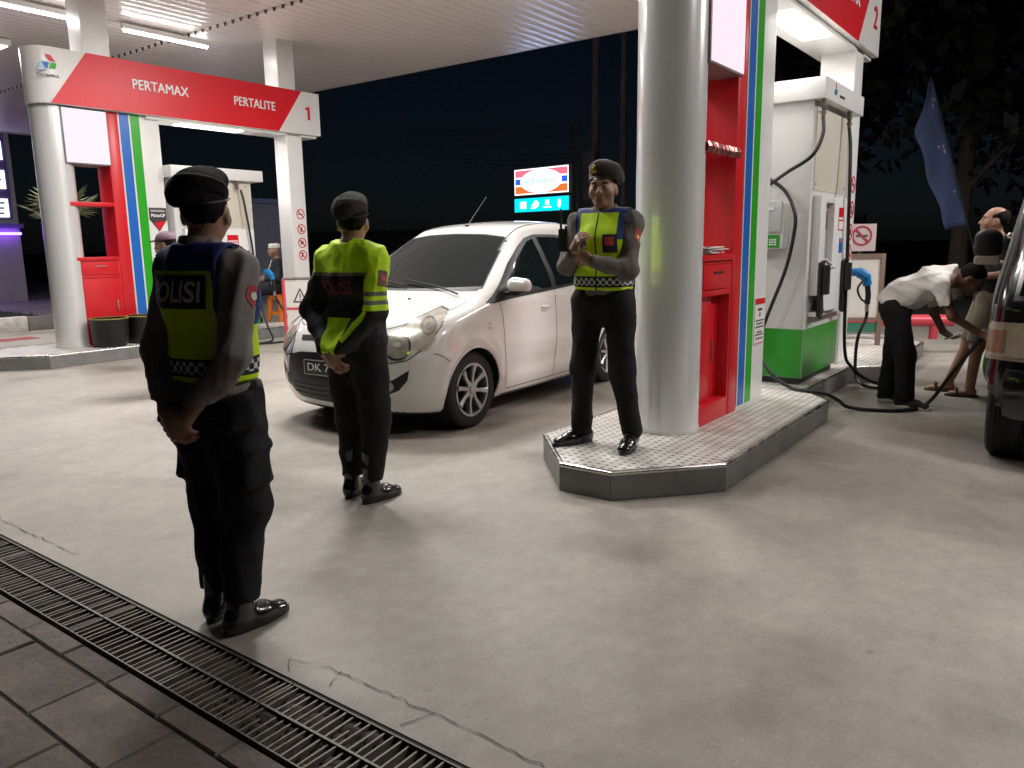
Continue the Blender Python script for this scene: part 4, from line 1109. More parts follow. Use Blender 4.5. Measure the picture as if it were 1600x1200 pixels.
def black_van():
    t = thing('parked_van', 'black van cut off by the picture edge with a clear and amber corner lamp', 'van', (5.95, -.33, 0), radians(180))
    # local: x forward (towards the camera), y towards the far kerb side
    WZ = [.15, .35, .7, 1.0, 1.3, 1.8, 2.0]; WW = [.79, .825, .835, .83, .79, .70, .62]
    def f(X, Y, Z):
        ay = np.abs(Y); w = interp(Z, WZ, WW) + .015*np.exp(-((np.sqrt(X*X + (Z-.31)**2)-.39)/.05)**2)
        fr = X - (.48 - .16*(ay/.83)**3 - .34*np.clip((Z-.98)/.85, 0, 1.3)**1.1 - .03*np.clip((Z-.6)/.3, 0, 1))
        b = smax(smax(ay - w, Z - 1.88 + .05*ay**2, .12), fr, .09)
        b = smax(smax(b, -X - 3.45, .1), .3 - Z, .05)
        r1 = np.sqrt(X*X + (Z-.31)**2); r2 = np.sqrt((X+2.5)**2 + (Z-.31)**2)
        return np.maximum(b, -np.minimum(np.maximum(r1-.365, .5-ay), np.maximum(r2-.365, .5-ay))).astype(np.float32)
    body, P, Q, B = solid(f, (-3.6, -.95, .2), (.6, .95, 1.98), .022, 'body', [M_carb], t)
    def lay(name, poly, o, ex, ey, m, lift=.002, res=.03, parent=t):
        k = MB(); k.add(*patch(B, poly, o, ex, ey, res, lift, reach=4)); return k.build(name, m, parent, local=True, angle=60)
    FX = ((2, 0, 0), (0, 1, 0), (0, 0, 1))
    lay('windscreen', [(-.68, 1.06), (.68, 1.06), (.60, 1.72), (-.60, 1.72)], *FX, M_cglass, .004, .05)
    lay('windscreen_seal', [(-.71, 1.03), (.71, 1.03), (.625, 1.75), (-.625, 1.75)], *FX, M_chr, .0015, .05)
    SL = ((0, 2, 0), (-1, 0, 0), (0, 0, 1)); SR = ((0, -2, 0), (1, 0, 0), (0, 0, 1))
    for sg, pl in ((1, SL), (-1, SR)):
        fl = lambda poly: [(u if sg > 0 else -u, z) for u, z in poly][::1 if sg > 0 else -1]
        lay('door_window', fl([(.1, 1.05), (.85, 1.05), (.85, 1.62), (.35, 1.62)]), *pl, M_cglass, .004, .05); lay('side_window', fl([(.95, 1.05), (2.0, 1.05), (2.0, 1.62), (.95, 1.62)]), *pl, M_cglass, .004, .05); lay('side_window', fl([(2.1, 1.05), (3.2, 1.05), (3.2, 1.6), (2.1, 1.62)]), *pl, M_cglass, .004, .05)
        th = radians(20)*sg; n = Vector((cos(th), sin(th), 0)); HL = (n*2, Vector((-sin(th), cos(th), 0)), (0, 0, 1))
        lay('lamp_surround', fl([(.28, .668), (.69, .668), (.745, .69), (.745, .895), (.28, .905)]), *HL, M_clear, .003, .03)
        hl = lay('corner_lamp', fl([(.30, .69), (.69, .69), (.725, .71), (.725, .875), (.30, .885)]), *HL, M_clear, .012, .03)
        lay('amber_block', fl([(.56, .715), (.685, .715), (.685, .845), (.56, .855)]), *HL, M_amber, .016, .03, hl)
        wheel(t, (0, .70*sg, .31), sg, .315, .2, .19, 6, True); wheel(t, (-2.5, .70*sg, .31), sg, .315, .2, .19, 6, True)
    # bumper
    m = MB(); pts = [(-.3 if k in (0, 12) else .53 - .22*abs((k-6)/6)**3, (k-6)/6*.845) for k in range(13)]
    for z0, z1, o_ in ((.33, .62, 0),):
        vs = []
        for x, y in pts: vs += [(x, y, z0), (x + .02, y*1.01, z0 + .05), (x + .02, y*1.01, z1 - .05), (x, y, z1), (x - .08, y*.95, z1), (x - .08, y*.95, z0)]
        m.add(vs, [(i*6+j, i*6+(j+1) % 6, (i+1)*6+(j+1) % 6, (i+1)*6+j) for i in range(12) for j in range(6)])
    m.build('bumper', M_carb, t, local=True, angle=50)
    m = MB(); m.box((.42, -.28, .68), (.5, .28, .88)); m.build('grille', M_black, t, local=True, bevel=.01)
    # door mirror on the kerb side, standing off on an arm
    F2 = Field((-.75, -1.15, 1.15), (-.2, -.75, 1.65), .01)
    F2.limb((-.47, -.945, 1.32), (-.47, -.945, 1.42), (.09, .045), (.085, .045), 0, wide=(0, 1, 0), cap=.05)
    p_, q_ = F2.mesh(); p_ = smooth_mesh(p_, q_, 2); mr = np_obj('wing_mirror', p_, q_, M_black, t)
    m = MB(); m.box((-.52, -1.02, 1.225), (-.42, -.865, 1.285)); m.build('mirror_foot', M_beige, mr, local=True, bevel=.02)
    m = MB(); m.tube([(-.47, -.95, 1.26), (-.46, -.86, 1.24), (-.44, -.79, 1.22)], .014, 8); m.build('mirror_arm', M_chr, mr, local=True)
    m = MB(); m.ell((.06, -.775, 1.42), (.022, .022, .022), 6); m.tube([(.06, -.775, 1.42), (.02, -.755, 1.42)], .01, 6); m.build('bracket_bolt', M_chr, t, local=True)
    m = MB(); m.cyl((-1.3, -.835, .64), (-1.3, -.86, .64), .06, n=16); m.build('filler_neck', M_dark, t, local=True)
    return t
black_van()
# ================================================================ people
M_skin = mat('skin', (.34, .18, .115), .5, var=.12, vscale=14, bump=.06, bscale=120)
M_skin2 = mat('skin_dark', (.17, .085, .055), .5, var=.12, vscale=14)
M_hair = mat('hair', (.006, .005, .005), .8, var=.3, vscale=40, bump=.2, bscale=180, spec=.15)
M_trou = mat('black_trouser_cloth', (.0045, .0045, .006), .9, var=.3, vscale=10, bump=.15, bscale=150)
M_boot = mat('boot_leather', (.008, .008, .009), .22, coat=.5, bump=.08, bscale=70)
M_khaki = mat('khaki_shirt_cloth', (.235, .21, .195), .9, var=.12, vscale=9, bump=.15, bscale=170)
M_dkshirt = mat('grey_brown_shirt_cloth', (.14, .125, .115), .9, var=.12, vscale=9, bump=.15, bscale=170)
M_beret1 = mat('dark_beret_felt', (.006, .0055, .005), .95, bump=.2, bscale=160, spec=.2)
M_beret2 = mat('olive_beret_felt', (.045, .04, .033), .95, bump=.2, bscale=160, spec=.2)
M_beret3 = mat('brown_beret_felt', (.035, .022, .018), .9, bump=.2, bscale=160, sheen=.3)
M_gold = mat('brass_badge', (.6, .42, .12), .3, metal=.8)
M_lime = mat('lime_cloth', (.56, .86, .006), .7, bump=.1, bscale=160)
M_navyp = mat('navy_patch', (.012, .011, .03), .7)
M_print = mat('dim_print', (.62, .5, .5), .6)
M_printr = mat('red_print', (.16, .022, .026), .7)
M_redbadge = mat('red_badge', (.45, .05, .04), .6)
M_reflect = mat('grey_reflective_tape', (.16, .16, .14), .45)
M_tee = mat('white_cotton', (.74, .72, .68), .85, var=.05, bump=.12, bscale=140)
M_navytee = mat('dark_tshirt', (.012, .016, .016), .85, bump=.12, bscale=140)
M_shorts = mat('khaki_shorts_cloth', (.2, .17, .12), .85, var=.1, bump=.12, bscale=140)
M_eye = mat('eye', (.03, .02, .018), .1)
LIME, NAVY, BLACKC, GREYC = (.56, .86, .006), (.018, .045, .19), (.007, .007, .011), (.15, .15, .13)
def zoned(name, base, zones, rough=.72):
    """cloth sewn from coloured panels: zones = [(colour, [(axis, low, high), ...])], later zones lie over earlier ones; axis 'x','y','z','|x|', 'check'"""
    m = mat(name, base, rough, bump=.12, bscale=170); t = m.node_tree; N = t.nodes; L = t.links; b = N['Principled BSDF']
    tc = N.new('ShaderNodeTexCoord'); sep = N.new('ShaderNodeSeparateXYZ'); L.new(tc.outputs['Object'], sep.inputs[0])
    def mth(op, a, v=None, v2=None):
        n = N.new('ShaderNodeMath'); n.operation = op
        for i, q in enumerate((a, v)):
            if q is None: continue
            if isinstance(q, (int, float)): n.inputs[i].default_value = q
            else: L.new(q, n.inputs[i])
        return n.outputs[0]
    ax = {'x': sep.outputs[0], 'y': sep.outputs[1], 'z': sep.outputs[2]}
    ax['|x|'] = mth('ABSOLUTE', ax['x']); ax['ang'] = mth('ARCTAN2', ax['x'], ax['y'])
    ax['taper'] = mth('SUBTRACT', ax['|x|'], mth('MULTIPLY', ax['z'], .30))
    chk = mth('FLOORED_MODULO', mth('ADD', mth('FLOOR', mth('MULTIPLY', ax['ang'], 7.6)), mth('FLOOR', mth('DIVIDE', ax['z'], .0215))), 2)
    ax['check'] = chk
    cur = None
    rgb = N.new('ShaderNodeRGB'); rgb.outputs[0].default_value = (*base, 1); cur = rgb.outputs[0]
    for col, conds in zones:
        fac = None
        for a, lo, hi in conds:
            q = mth('MULTIPLY', mth('GREATER_THAN', ax[a], lo), mth('LESS_THAN', ax[a], hi)); fac = q if fac is None else mth('MULTIPLY', fac, q)
        x = N.new('ShaderNodeMix'); x.data_type = 'RGBA'; L.new(fac, x.inputs[0]); L.new(cur, x.inputs[6]); x.inputs[7].default_value = (*col, 1); cur = x.outputs[2]
    L.new(cur, b.inputs['Base Color'])
    return m
A_ = lambda *v: np.array(v, float)
def rotm(yaw=0, pitch=0, roll=0):
    """columns right, forward, up of a head; yaw + turns to its left, pitch + looks up"""
    cy, sy, cp, sp, cr, sr = cos(yaw), sin(yaw), cos(pitch), sin(pitch), cos(roll), sin(roll)
    Rz = np.array([[cy, -sy, 0], [sy, cy, 0], [0, 0, 1]]); Rx = np.array([[1, 0, 0], [0, cp, -sp], [0, sp, cp]]); Ry = np.array([[cr, 0, sr], [0, 1, 0], [-sr, 0, cr]])
    return Rz @ Rx @ Ry
def stand(**k):
    """joints of a standing adult 1.70 m tall, facing +y; x runs to his right"""
    J = dict(pel=A_(0, -.01, .93), waist=A_(0, 0, 1.06), chest=A_(0, 0, 1.27), neck=A_(0, -.02, 1.435), head=A_(0, .02, 1.565), hr=rotm(), right=A_(1, 0, 0),
             shR=A_(.168, -.01, 1.365), elR=A_(.25, -.05, 1.12), wrR=A_(.24, .05, .88), shL=A_(-.168, -.01, 1.365), elL=A_(-.25, -.05, 1.12), wrL=A_(-.24, .05, .88),
             hipR=A_(.095, -.01, .90), knR=A_(.10, .02, .48), anR=A_(.10, -.03, .09), hipL=A_(-.095, -.01, .90), knL=A_(-.10, .02, .48), anL=A_(-.10, -.03, .09),
             ftR=A_(.04, 1, 0), ftL=A_(-.04, 1, 0), hdR=None, hdL=None, pnR=None, pnL=None, curl=.35)
    J.update(k); return J
def add_torso(F, J, e, k=.05, hips=True):
    r = J['right']; up = J['chest'] + (J['neck'] - J['chest']) * .5
    if hips: F.limb(J['pel'], J['waist'], (.155+e, .112+e), (.142+e, .10+e), k, wide=r)
    F.limb(J['waist'], J['chest'], (.142+e, .10+e), (.162+e, .115+e), k, wide=r)
    F.limb(J['chest'], up, (.162+e, .115+e), (.13+e, .085+e), k, wide=r)
    for s in 'LR':
        F.limb(J['neck'] - (J['neck']-J['chest'])*.06, J['sh'+s], .056+e*.7, .054+e*.7, .06)
        F.limb(up, J['sh'+s], .07+e*.6, .056+e*.7, .05)
def add_arm(F, J, s, e, k=.03, to=1.0, r=(.05, .041, .037, .028)):
    F.limb(J['sh'+s], J['el'+s], r[0]+e, r[1]+e, k)
    w = J['el'+s] + (J['wr'+s]-J['el'+s])*to
    F.limb(J['el'+s], w, r[2]+e, r[3]+e + (1-to)*.01, k)
def add_leg(F, J, s, e, k=.04, r=(.085, .06, .052, .04)):
    F.limb(J['hip'+s], J['kn'+s], r[0]+e, r[1]+e, k); F.limb(J['kn'+s], J['an'+s], r[2]+e, r[3]+e, k)
def add_hand(F, J, s, sc=1.):
    w = J['wr'+s]; d = (w - J['el'+s]); d = d / np.linalg.norm(d)
    if J['hd'+s] is not None: d = J['hd'+s] / np.linalg.norm(J['hd'+s])
    n = J['pn'+s] if J['pn'+s] is not None else A_(-1 if s == 'R' else 1, 0, 0)
    n = n - d*(n@d); n = n / np.linalg.norm(n); side = np.cross(d, n) * (1 if s == 'R' else -1)   # towards the little finger for a palm facing n
    side = side if True else -side
    kn = w + d*.085*sc
    F.limb(w, w + d*.04*sc, .026*sc, (.038*sc, .018*sc), .015, wide=side); F.limb(w + d*.03*sc, kn, (.036*sc, .019*sc), (.042*sc, .015*sc), .012, wide=side)
    for o, ln, cu in ((-.033, .072, .9), (-.011, .082, 1.), (.011, .077, 1.05), (.033, .06, 1.15)):
        p = kn + side*o*sc; a = J['curl']*.6*cu; q = d
        for f in (.45, .32, .25):
            ca, sa = cos(a), sin(a); q2 = d*ca + n*sa + side*o*1.2; q2 = q2/np.linalg.norm(q2); e = p + q2*ln*f*sc
            F.limb(p, e, .0098*sc, .0088*sc, .005); p = e; a += J['curl']*cu
    p = w + d*.025*sc - side*.028*sc; e1 = p + (d*.62 - side*.62 + n*.35)*.045*sc; e2 = e1 + (d*.85 - side*.15 + n*.45)*.036*sc
    F.limb(p, e1, .014*sc, .0115*sc, .012); F.limb(e1, e2, .011*sc, .0088*sc, .006)
def add_head(F, J, sc=1.):
    c, R = J['head'], J['hr']; P = lambda x, y, z: c + R @ A_(x, y, z) * sc
    F.limb(J['neck'] - (J['head']-J['neck'])*.2, P(0, -.02, -.06), .056*sc, .050*sc, .02)
    F.ball(P(0, -.012, .03), A_(.076, .096, .092)*sc, .02, R); F.ball(P(0, .02, -.035), A_(.062, .072, .075)*sc, .04, R); F.ball(P(0, .066, -.088), A_(.026, .022, .02)*sc, .03, R)
    F.limb(P(-.035, .078, .03), P(.035, .078, .03), .013*sc, .013*sc, .02)
    for s in (-1, 1):
        F.ball(P(.034*s, .104, .008), .017*sc, .02, R, 's'); F.ball(P(.031*s, .083, .008), .0135*sc, .003, R)
        F.ball(P(.045*s, .058, -.025), .024*sc, .03, R)
        F.ball(P(.077*s, -.006, -.012), A_(.011, .023, .033)*sc, .008, R); F.ball(P(.088*s, .004, -.008), A_(.006, .010, .016)*sc, .004, R, 's')
    F.limb(P(0, .088, .012), P(0, .108, -.024), .0085*sc, .0135*sc, .012); 
    for s in (-1, 1): F.ball(P(.011*s, .1, -.028), .0085*sc, .008, R)
    F.limb(P(-.017, .088, -.054), P(.017, .088, -.054), .0085*sc, .0085*sc, .008); F.limb(P(-.015, .086, -.066), P(.015, .086, -.066), .0085*sc, .0085*sc, .006)
    F.limb(P(-.022, .102, -.060), P(.022, .102, -.060), .004*sc, .004*sc, .006, op='s')
def bounds(J, m=.24):
    P = np.array([v for k, v in J.items() if isinstance(v, np.ndarray) and v.shape == (3,) and k not in ('right', 'ftR', 'ftL', 'hdR', 'hdL', 'pnR', 'pnL')])
    return P.min(0) - m, P.max(0) + m
def body(t, J, skin, h=.0065, legs=True, sc=1.):
    lo, hi = bounds(J); lo[2] = max(lo[2], -.02)
    F = Field(lo, hi, h)
    add_torso(F, J, -.012)
    for s in 'LR':
        add_arm(F, J, s, 0, r=(.042, .036, .034, .0275)); add_hand(F, J, s, sc)
        if legs: add_leg(F, J, s, 0)
        if legs: f = J['ft'+s]/np.linalg.norm(J['ft'+s]); F.limb(J['an'+s] + A_(0, 0, -.045) - f*.03, J['an'+s] + A_(0, 0, -.06) + f*.15, (.036, .03), (.042, .018), .03, wide=A_(f[1], -f[0], 0))
    add_head(F, J, sc)
    P, Q = F.mesh(); P = smooth_mesh(P, Q, 1, .4)
    o = np_obj('body', P, Q, skin, t)
    for s in (-1, 1): e = MB(); e.ell(J['head'] + J['hr'] @ A_(.032*s, .0905, .008)*sc, (.007*sc,)*3, 6); e.build('eye', M_eye, t, local=True)
    for s in (-1, 1):
        e = MB(); e.tube([J['head'] + J['hr'] @ A_(x*s, y, z)*sc for x, y, z in ((.016, .099, .028), (.033, .096, .031), (.05, .083, .027))], .0035*sc, 5); e.build('eyebrow', M_hair, t, local=True)
    return o
def hair(t, J, sc=1., bald=False, h=.006, mat_=None):
    c, R = J['head'], J['hr']; P = lambda x, y, z: c + R @ A_(x, y, z) * sc
    F = Field(c - .2, c + .2, h)
    F.ball(P(0, -.016, .033), A_(.082, .101, .098)*sc, 0, R)
    F.ball(P(0, .09, -.055), A_(.10, .105, .13)*sc, .02, R, 's')
    F.half(P(0, -.03, -.055), R @ A_(0, .25, -1))
    if bald: F.ball(P(0, .05, .12), A_(.085, .12, .095)*sc, .02, R, 's')
    for s in (-1, 1): F.ball(P(.085*s, .0, -.012), A_(.03, .03, .04)*sc, .01, R, 's')
    Pm, Q = F.mesh()
    if len(Pm): np_obj('hair', folds(Pm, Q, .0025, 60, 3), Q, mat_ or M_hair, t)
def cloth(name, t, build, lo, hi, m, h=.011, fold=.008, freq=16, seed=0, stretch=(1, 1, .5), cuts=(), it=2, fm=None):
    F = Field(lo, hi, h); build(F)
    for p, n in cuts: F.half(p, n)
    P, Q = F.mesh(); P = smooth_mesh(P, Q, it)
    P = folds(P, Q, fold, freq, seed, stretch)
    o = np_obj(name, P, Q, m, t)
    return o, P, Q, bvh_of(P, Q)
def trousers(t, J, m, e=.03, seed=1, cargo=False, cuff=.02, h=.011, fold=.007, rcuff=.055, top=None):
    lo, hi = bounds(J, .2)
    def b(F):
        up = J['waist']*.55 + J['pel']*.45
        F.limb(J['pel'] + A_(0, 0, -.02), up, (.15+e*.8, .115+e*.8), (.145+e*.6, .105+e*.6), .04, wide=J['right'])
        for s in 'LR':
            F.limb(J['hip'+s], J['kn'+s], .09+e, .066+e, .05); F.limb(J['kn'+s], J['an'+s] + A_(0, 0, .02), .062+e, rcuff+e*.6, .04)
            if cargo:
                sg = 1 if s == 'R' else -1; k = J['hip'+s]*.42 + J['kn'+s]*.58 + A_(.082*sg, 0, 0)
                F.limb(k + A_(0, 0, .07), k - A_(0, 0, .075), (.075, .035), (.085, .042), .012, wide=A_(0, 1, 0), cap=.02)
                F.limb(k + A_(.004*sg, 0, .085), k + A_(.012*sg, 0, .05), (.085, .036), (.088, .045), .0, wide=A_(0, 1, 0), cap=.012)
                F.limb(J['hip'+s] + A_(.075*sg, -.03, .01), J['hip'+s] + A_(.085*sg, -.03, -.1), (.07, .04), (.085, .05), .015, wide=A_(0, 1, 0), cap=.012)
                q = J['an'+s] + A_(0, 0, .18); F.limb(q + A_(0, 0, .05), q, .07, .075, .02)
    cz = min(J['anR'][2], J['anL'][2])
    return cloth('trousers', t, b, A_(lo[0], lo[1], -.01), A_(hi[0], hi[1], J['waist'][2] + .03), m, h, fold, 17, seed, (1, 1, .7), ([(A_(0, 0, cuff), (0, 0, -1))] if cuff else []) + ([(top, (0, -.25, 1))] if top is not None else []))
def shoe(t, J, s, m, shaft=.0, name='shoe', sole=True):
    a = J['an'+s]; f = J['ft'+s] / np.linalg.norm(J['ft'+s]); r = A_(f[1], -f[0], 0); z0 = a[2] - .09
    F = Field(A_(a[0]-.28, a[1]-.28, z0-.01), A_(a[0]+.28, a[1]+.28, a[2] + shaft + .1), .0075)
    B = A_(a[0], a[1], z0)
    F.limb(B - f*.045 + A_(0, 0, .045), B + f*.09 + A_(0, 0, .042), (.036, .046), (.044, .042), .03, wide=r)
    F.limb(B + f*.07 + A_(0, 0, .036), B + f*.175 + A_(0, 0, .028), (.045, .037), (.04, .026), .03, wide=r)
    F.limb(B - f*.01 + A_(0, 0, .06), a + A_(0, 0, max(.02, shaft)), (.042, .052), (.05, .055) if shaft else (.045, .05), .03, wide=r)
    F.half(B + A_(0, 0, .004), (0, 0, -1))
    P, Q = F.mesh(); P = smooth_mesh(P, Q, 1)
    o = np_obj(name, P, Q, m, t)
    if sole:
        pts = []
        for k in range(28):
            u = 2*pi*k/28; y = cos(u); x = sin(u)*(.047 - .006*(y < -.2) - .004*(y > .7))
            p = B + f*(.068 + .148*y) + r*x; pts.append((p[0], p[1]))
        s_ = MB(); s_.prism(pts[::-1] if False else pts, z0, z0 + .022); s_.build('sole', M_black, o, local=True, bevel=.003)
    return o
def beret(t, J, m, sc=1., band=M_black, badge=(0.03, .1), flop=(-.05, -.05)):
    c, R = J['head'], J['hr']; P = lambda x, y, z: c + R @ A_(x, y, z)*sc
    F = Field(c - .2, c + A_(.22, .22, .26), .006)
    F.limb(P(0, -.02, .048), P(0, -.004, .085), (.083*sc, .101*sc), (.086*sc, .104*sc), 0, wide=R[:, 0], cap=.012)
    F.ball(P(flop[0]*.2, -.01, .092), A_(.092, .110, .068), .03, R @ rotm(0, .26, .12*np.sign(flop[0])))
    F.ball(P(.012, .05, .118), A_(.058, .045, .036), .04, R)
    F.ball(P(flop[0], flop[1], .075), A_(.07, .085, .05), .06, R @ rotm(0, .45, .5*np.sign(flop[0])))
    F.half(P(0, -.012, .040), R @ A_(0, .22, -1))
    Pm, Q = F.mesh(); Pm = smooth_mesh(Pm, Q, 2)
    o = np_obj('beret', folds(Pm, Q, .0045, 22, 5, (1, 1, 1)), Q, m, t)
    b = MB(); pts = [P(.0845*cos(2*pi*k/40), -.012 + .1035*sin(2*pi*k/40), .046 + .016*sin(2*pi*k/40)) for k in range(41)]
    b.tube(pts, .0045*sc, 6); b.build('beret_band', band, o, local=True)
    bx, bz = badge; b = MB(); y = sqrt(max(0, 1 - (bx/.09)**2))*.098 - .0
    b.ell(P(bx, y, bz), (.016*sc, .007*sc, .02*sc), 8); b.ell(P(bx, y + .003, bz + .017), (.008*sc, .006*sc, .01*sc), 6); b.build('beret_badge', M_gold, o, local=True)
    return o
def lay_on(parent, B, name, poly, o, ex, ey, m, lift=.004, res=.025):
    k = MB(); k.add(*patch(B, poly, o, ex, ey, res, lift)); return k.build(name, m, parent, local=True, angle=70)
def rect(x0, x1, z0, z1): return [(x0, z0), (x1, z0), (x1, z1), (x0, z1)]

def officer(label, loc, heading, J, kind, H=1.0):
    t = thing('person', label, 'person', loc, radians(heading - 90)); t['group'] = 'police officers on duty'
    t.scale = (H, H, H)
    lo, hi = bounds(J, .22)
    body(t, J, M_skin, legs=False)
    hair(t, J)
    beret(t, J, {'A': M_beret1, 'B': M_beret2, 'C': M_beret3}[kind], flop={'A': (-.045, -.065), 'B': (-.03, -.05), 'C': (-.055, -.02)}[kind], badge={'A': (.035, .105), 'B': (.03, .10), 'C': (.032, .105)}[kind], band={'A': M_black, 'B': M_beret2, 'C': M_black}[kind])
    trousers(t, J, M_trou, seed=len(label), cargo=kind == 'A', cuff=.0 if kind == 'C' else .12, rcuff=.062 if kind == 'C' else .05, fold=.008, e=.03 if kind == 'A' else .024 if kind == 'B' else .017, top=A_(0, 0, .945) if kind == 'A' else None)
    for s in 'LR': shoe(t, J, s, M_boot, .0 if kind == 'C' else .2, 'shoe' if kind == 'C' else 'boot')
    top = [(J['pel'] + A_(0, 0, -.03), (0, 0, -1)), (J['neck'] + A_(0, 0, .045), (0, -.25, 1))]
    sl = {'A': M_khaki, 'C': M_dkshirt}
    if kind in 'AC':
        def b(F):
            add_torso(F, J, .012)
            for s in 'LR': add_arm(F, J, s, .017 if kind == 'A' else .012, .035, .97, r=(.052, .046, .044, .034))
            F.limb(J['neck'] + A_(0, 0, -.03), J['neck'] + A_(0, .005, .02), .066, .064, .02)
        sh, *_ = cloth('shirt', t, b, lo, hi, sl[kind], .0095, .0085, 24, 11 if kind == 'A' else 4, (1, 1, .8), top)
        g = MB(); c = J['neck'] + A_(0, 0, .028); pts = [c + A_(.067*sin(a), -.067*cos(a)*.95, .012*cos(a)) for a in np.linspace(-2.4, 2.4, 24)]
        vs = []
        for p in pts: d = (p - c); d = d/np.linalg.norm(d); vs += [p + A_(0, 0, .012), p + d*.016 + A_(0, 0, -.026)]
        g.add(vs, [(2*i, 2*i+1, 2*i+3, 2*i+2) for i in range(23)]); g.build('collar', sl[kind], sh, local=True)
        vz = zoned('police_vest_' + kind, LIME, [
            (NAVY, [('z', 1.365 if kind == 'A' else 1.425, 2)]), (NAVY, [('|x|', .15 if kind == 'A' else .118, 1), ('z', 1.17 if kind == 'A' else 1.27, 2)]),
            (BLACKC, [('z', .992, 1.057)]), ((.6, .6, .62), [('z', 1.003, 1.046), ('check', .5, 1.5)])] +
            ([(BLACKC, [('|x|', -.1, .0045), ('y', 0, 1)])] if kind == 'C' else []))
        def vb(F):
            add_torso(F, J, .033)
            for s in 'LR':
                d = J['el'+s] - J['sh'+s]; d = d/np.linalg.norm(d); sg = 1 if s == 'R' else -1
                F.limb(J['sh'+s] + d*.02 + A_(.05*sg, 0, .02), J['el'+s] + A_(.06*sg, 0, -.1), .098, .09, .015, op='s')
            F.ball(J['neck'] + A_(0, .035, .055), A_(.082, .085, .075), .02, op='s')
        ve, P, Q, B = cloth('reflective_vest', t, vb, lo, hi, vz, .0095, .008, 14, 8 if kind == 'A' else 15, (1, 1, .35), [(A_(0, 0, .965), (0, 0, -1)), (J['neck'] + A_(0, 0, .03), (0, 0, 1))])
        for s, sg in (('R', 1), ('L', -1)):
            g = MB(); a = J['neck'] + A_(.075*sg, 0, -.01); e = J['sh'+s] + A_(.01*sg, 0, .055); n = e - a
            g.obox((a + e)/2 + A_(0, 0, .022), n/2, (0, .022, 0), np.cross(n, A_(0, 1, 0))/np.linalg.norm(n)*.003)
            g.build('shoulder_strap', M_navyp, sh, local=True)
        BK = ((0, -1, 0), (1, 0, 0), (0, 0, 1)); FT = ((0, 1, 0), (-1, 0, 0), (0, 0, 1))
        if kind == 'A':
            pz = lay_on(ve, B, 'back_patch', rect(-.155, .128, 1.235, 1.35), *BK, M_navyp, .004)
            k = MB(); k.add(*lay_text(B, 'POLISI', (-.005, -1, 1.26), BK[1], BK[2], .07, fit=.23, bold=.02, lift=.0075)); k.build('lettering', M_print, ve, local=True, smooth=False)
        else:
            lay_on(ve, B, 'name_patch', rect(-.115, -.035, 1.20, 1.30), (0, 1, 0), (1, 0, 0), (0, 0, -1), M_navyp, .004) if False else None
            pz = lay_on(ve, B, 'chest_patch', rect(.045, .125, 1.195, 1.30), *FT, M_navyp, .004)
            k = MB(); k.add(*patch(B, rect(.06, .11, 1.235, 1.285), *FT, .02, .007)); k.build('chest_emblem', M_redbadge, ve, local=True)
            lay_on(ve, B, 'chest_patch', rect(-.125, -.06, 1.215, 1.30), *FT, M_navyp, .004)
        # sleeve badge
        sB = bvh_of(np.array([v.co[:] for v in sh.data.vertices]), [p.vertices[:] for p in sh.data.polygons])
        for s, sg in (('R', 1), ('L', -1)):
            d = J['el'+s] - J['sh'+s]; c = J['sh'+s] + d*.32; d = d/np.linalg.norm(d); n = A_(sg*.92, .3, .1); n = n - d*(n@d); n /= np.linalg.norm(n); ex = np.cross(-d, n)
            bd = MB(); bd.add(*patch(sB, [(-.028, .035), (-.03, -.01), (0, -.04), (.03, -.01), (.028, .035)][::1], c + n*.3, ex, -d, .02, .003)); ob = bd.build('sleeve_badge', M_redbadge, sh, local=True)
            bd = MB(); bd.add(*patch(sB, circ(0, .0, .015, 10), c + n*.3, ex, -d, .02, .006)); bd.build('sleeve_emblem', M_gold if kind == 'C' else M_paper, ob and sh, local=True)
    else:
        jz = zoned('police_jacket', BLACKC, [
            (LIME, [('z', 1.298, 2)]), (LIME, [('x', .188, 1), ('z', 1.105, 2)]),
            (GREYC, [('z', 1.284, 1.302), ('|x|', -1, .195)]),
            (GREYC, [('x', .188, 1), ('z', 1.135, 1.157)]), (GREYC, [('x', .188, 1), ('z', 1.18, 1.202)]),
            (LIME, [('x', -.075, .105), ('y', -1, -.07), ('z', .85, 1.06), ('taper', -1, -.215)])])
        def b(F):
            add_torso(F, J, .034)
            F.limb(J['pel'] + A_(0, 0, -.04), J['waist'], (.19, .145), (.18, .14), .04, wide=J['right'])
            for s in 'LR': add_arm(F, J, s, .024, .035, .97, r=(.052, .046, .044, .034))
            F.limb(J['neck'] + A_(0, 0, -.03), J['neck'] + A_(0, .005, .025), .07, .068, .02)
        ja, P, Q, B = cloth('police_jacket', t, b, lo, hi, jz, .0095, .010, 20, 21, (1, 1, .8), [(J['pel'] + A_(0, 0, -.07), (0, 0, -1)), (J['neck'] + A_(0, 0, .05), (0, -.25, 1))])
        BK = ((0, -1, 0), (1, 0, 0), (0, 0, 1))
        k = MB(); k.add(*lay_text(B, 'POLISI', (-.005, -1, 1.19), BK[1], BK[2], .07, fit=.22, bold=.02, lift=.006)); k.build('lettering', M_printr, ja, local=True, smooth=False)
        g = MB(); e, w = J['elR'], J['wrR']; d = (w-e)/np.linalg.norm(w-e); n = A_(.25, -.9, .55); n = n - d*(n@d); n /= np.linalg.norm(n); ex = np.cross(d, n)
        g.add(*patch(B, [(-.02, .02), (.012, .02), (.014, .24), (-.018, .24)], e + n*.3, -ex if False else ex, d, .02, .004, reach=1)) if np.cross(ex, d) @ n > 0 else g.add(*patch(B, [(-.02, .02), (.012, .02), (.014, .24), (-.018, .24)], e + n*.3, -ex, d, .02, .004, reach=1))
        g.build('sleeve_strip', M_lime, ja, local=True)
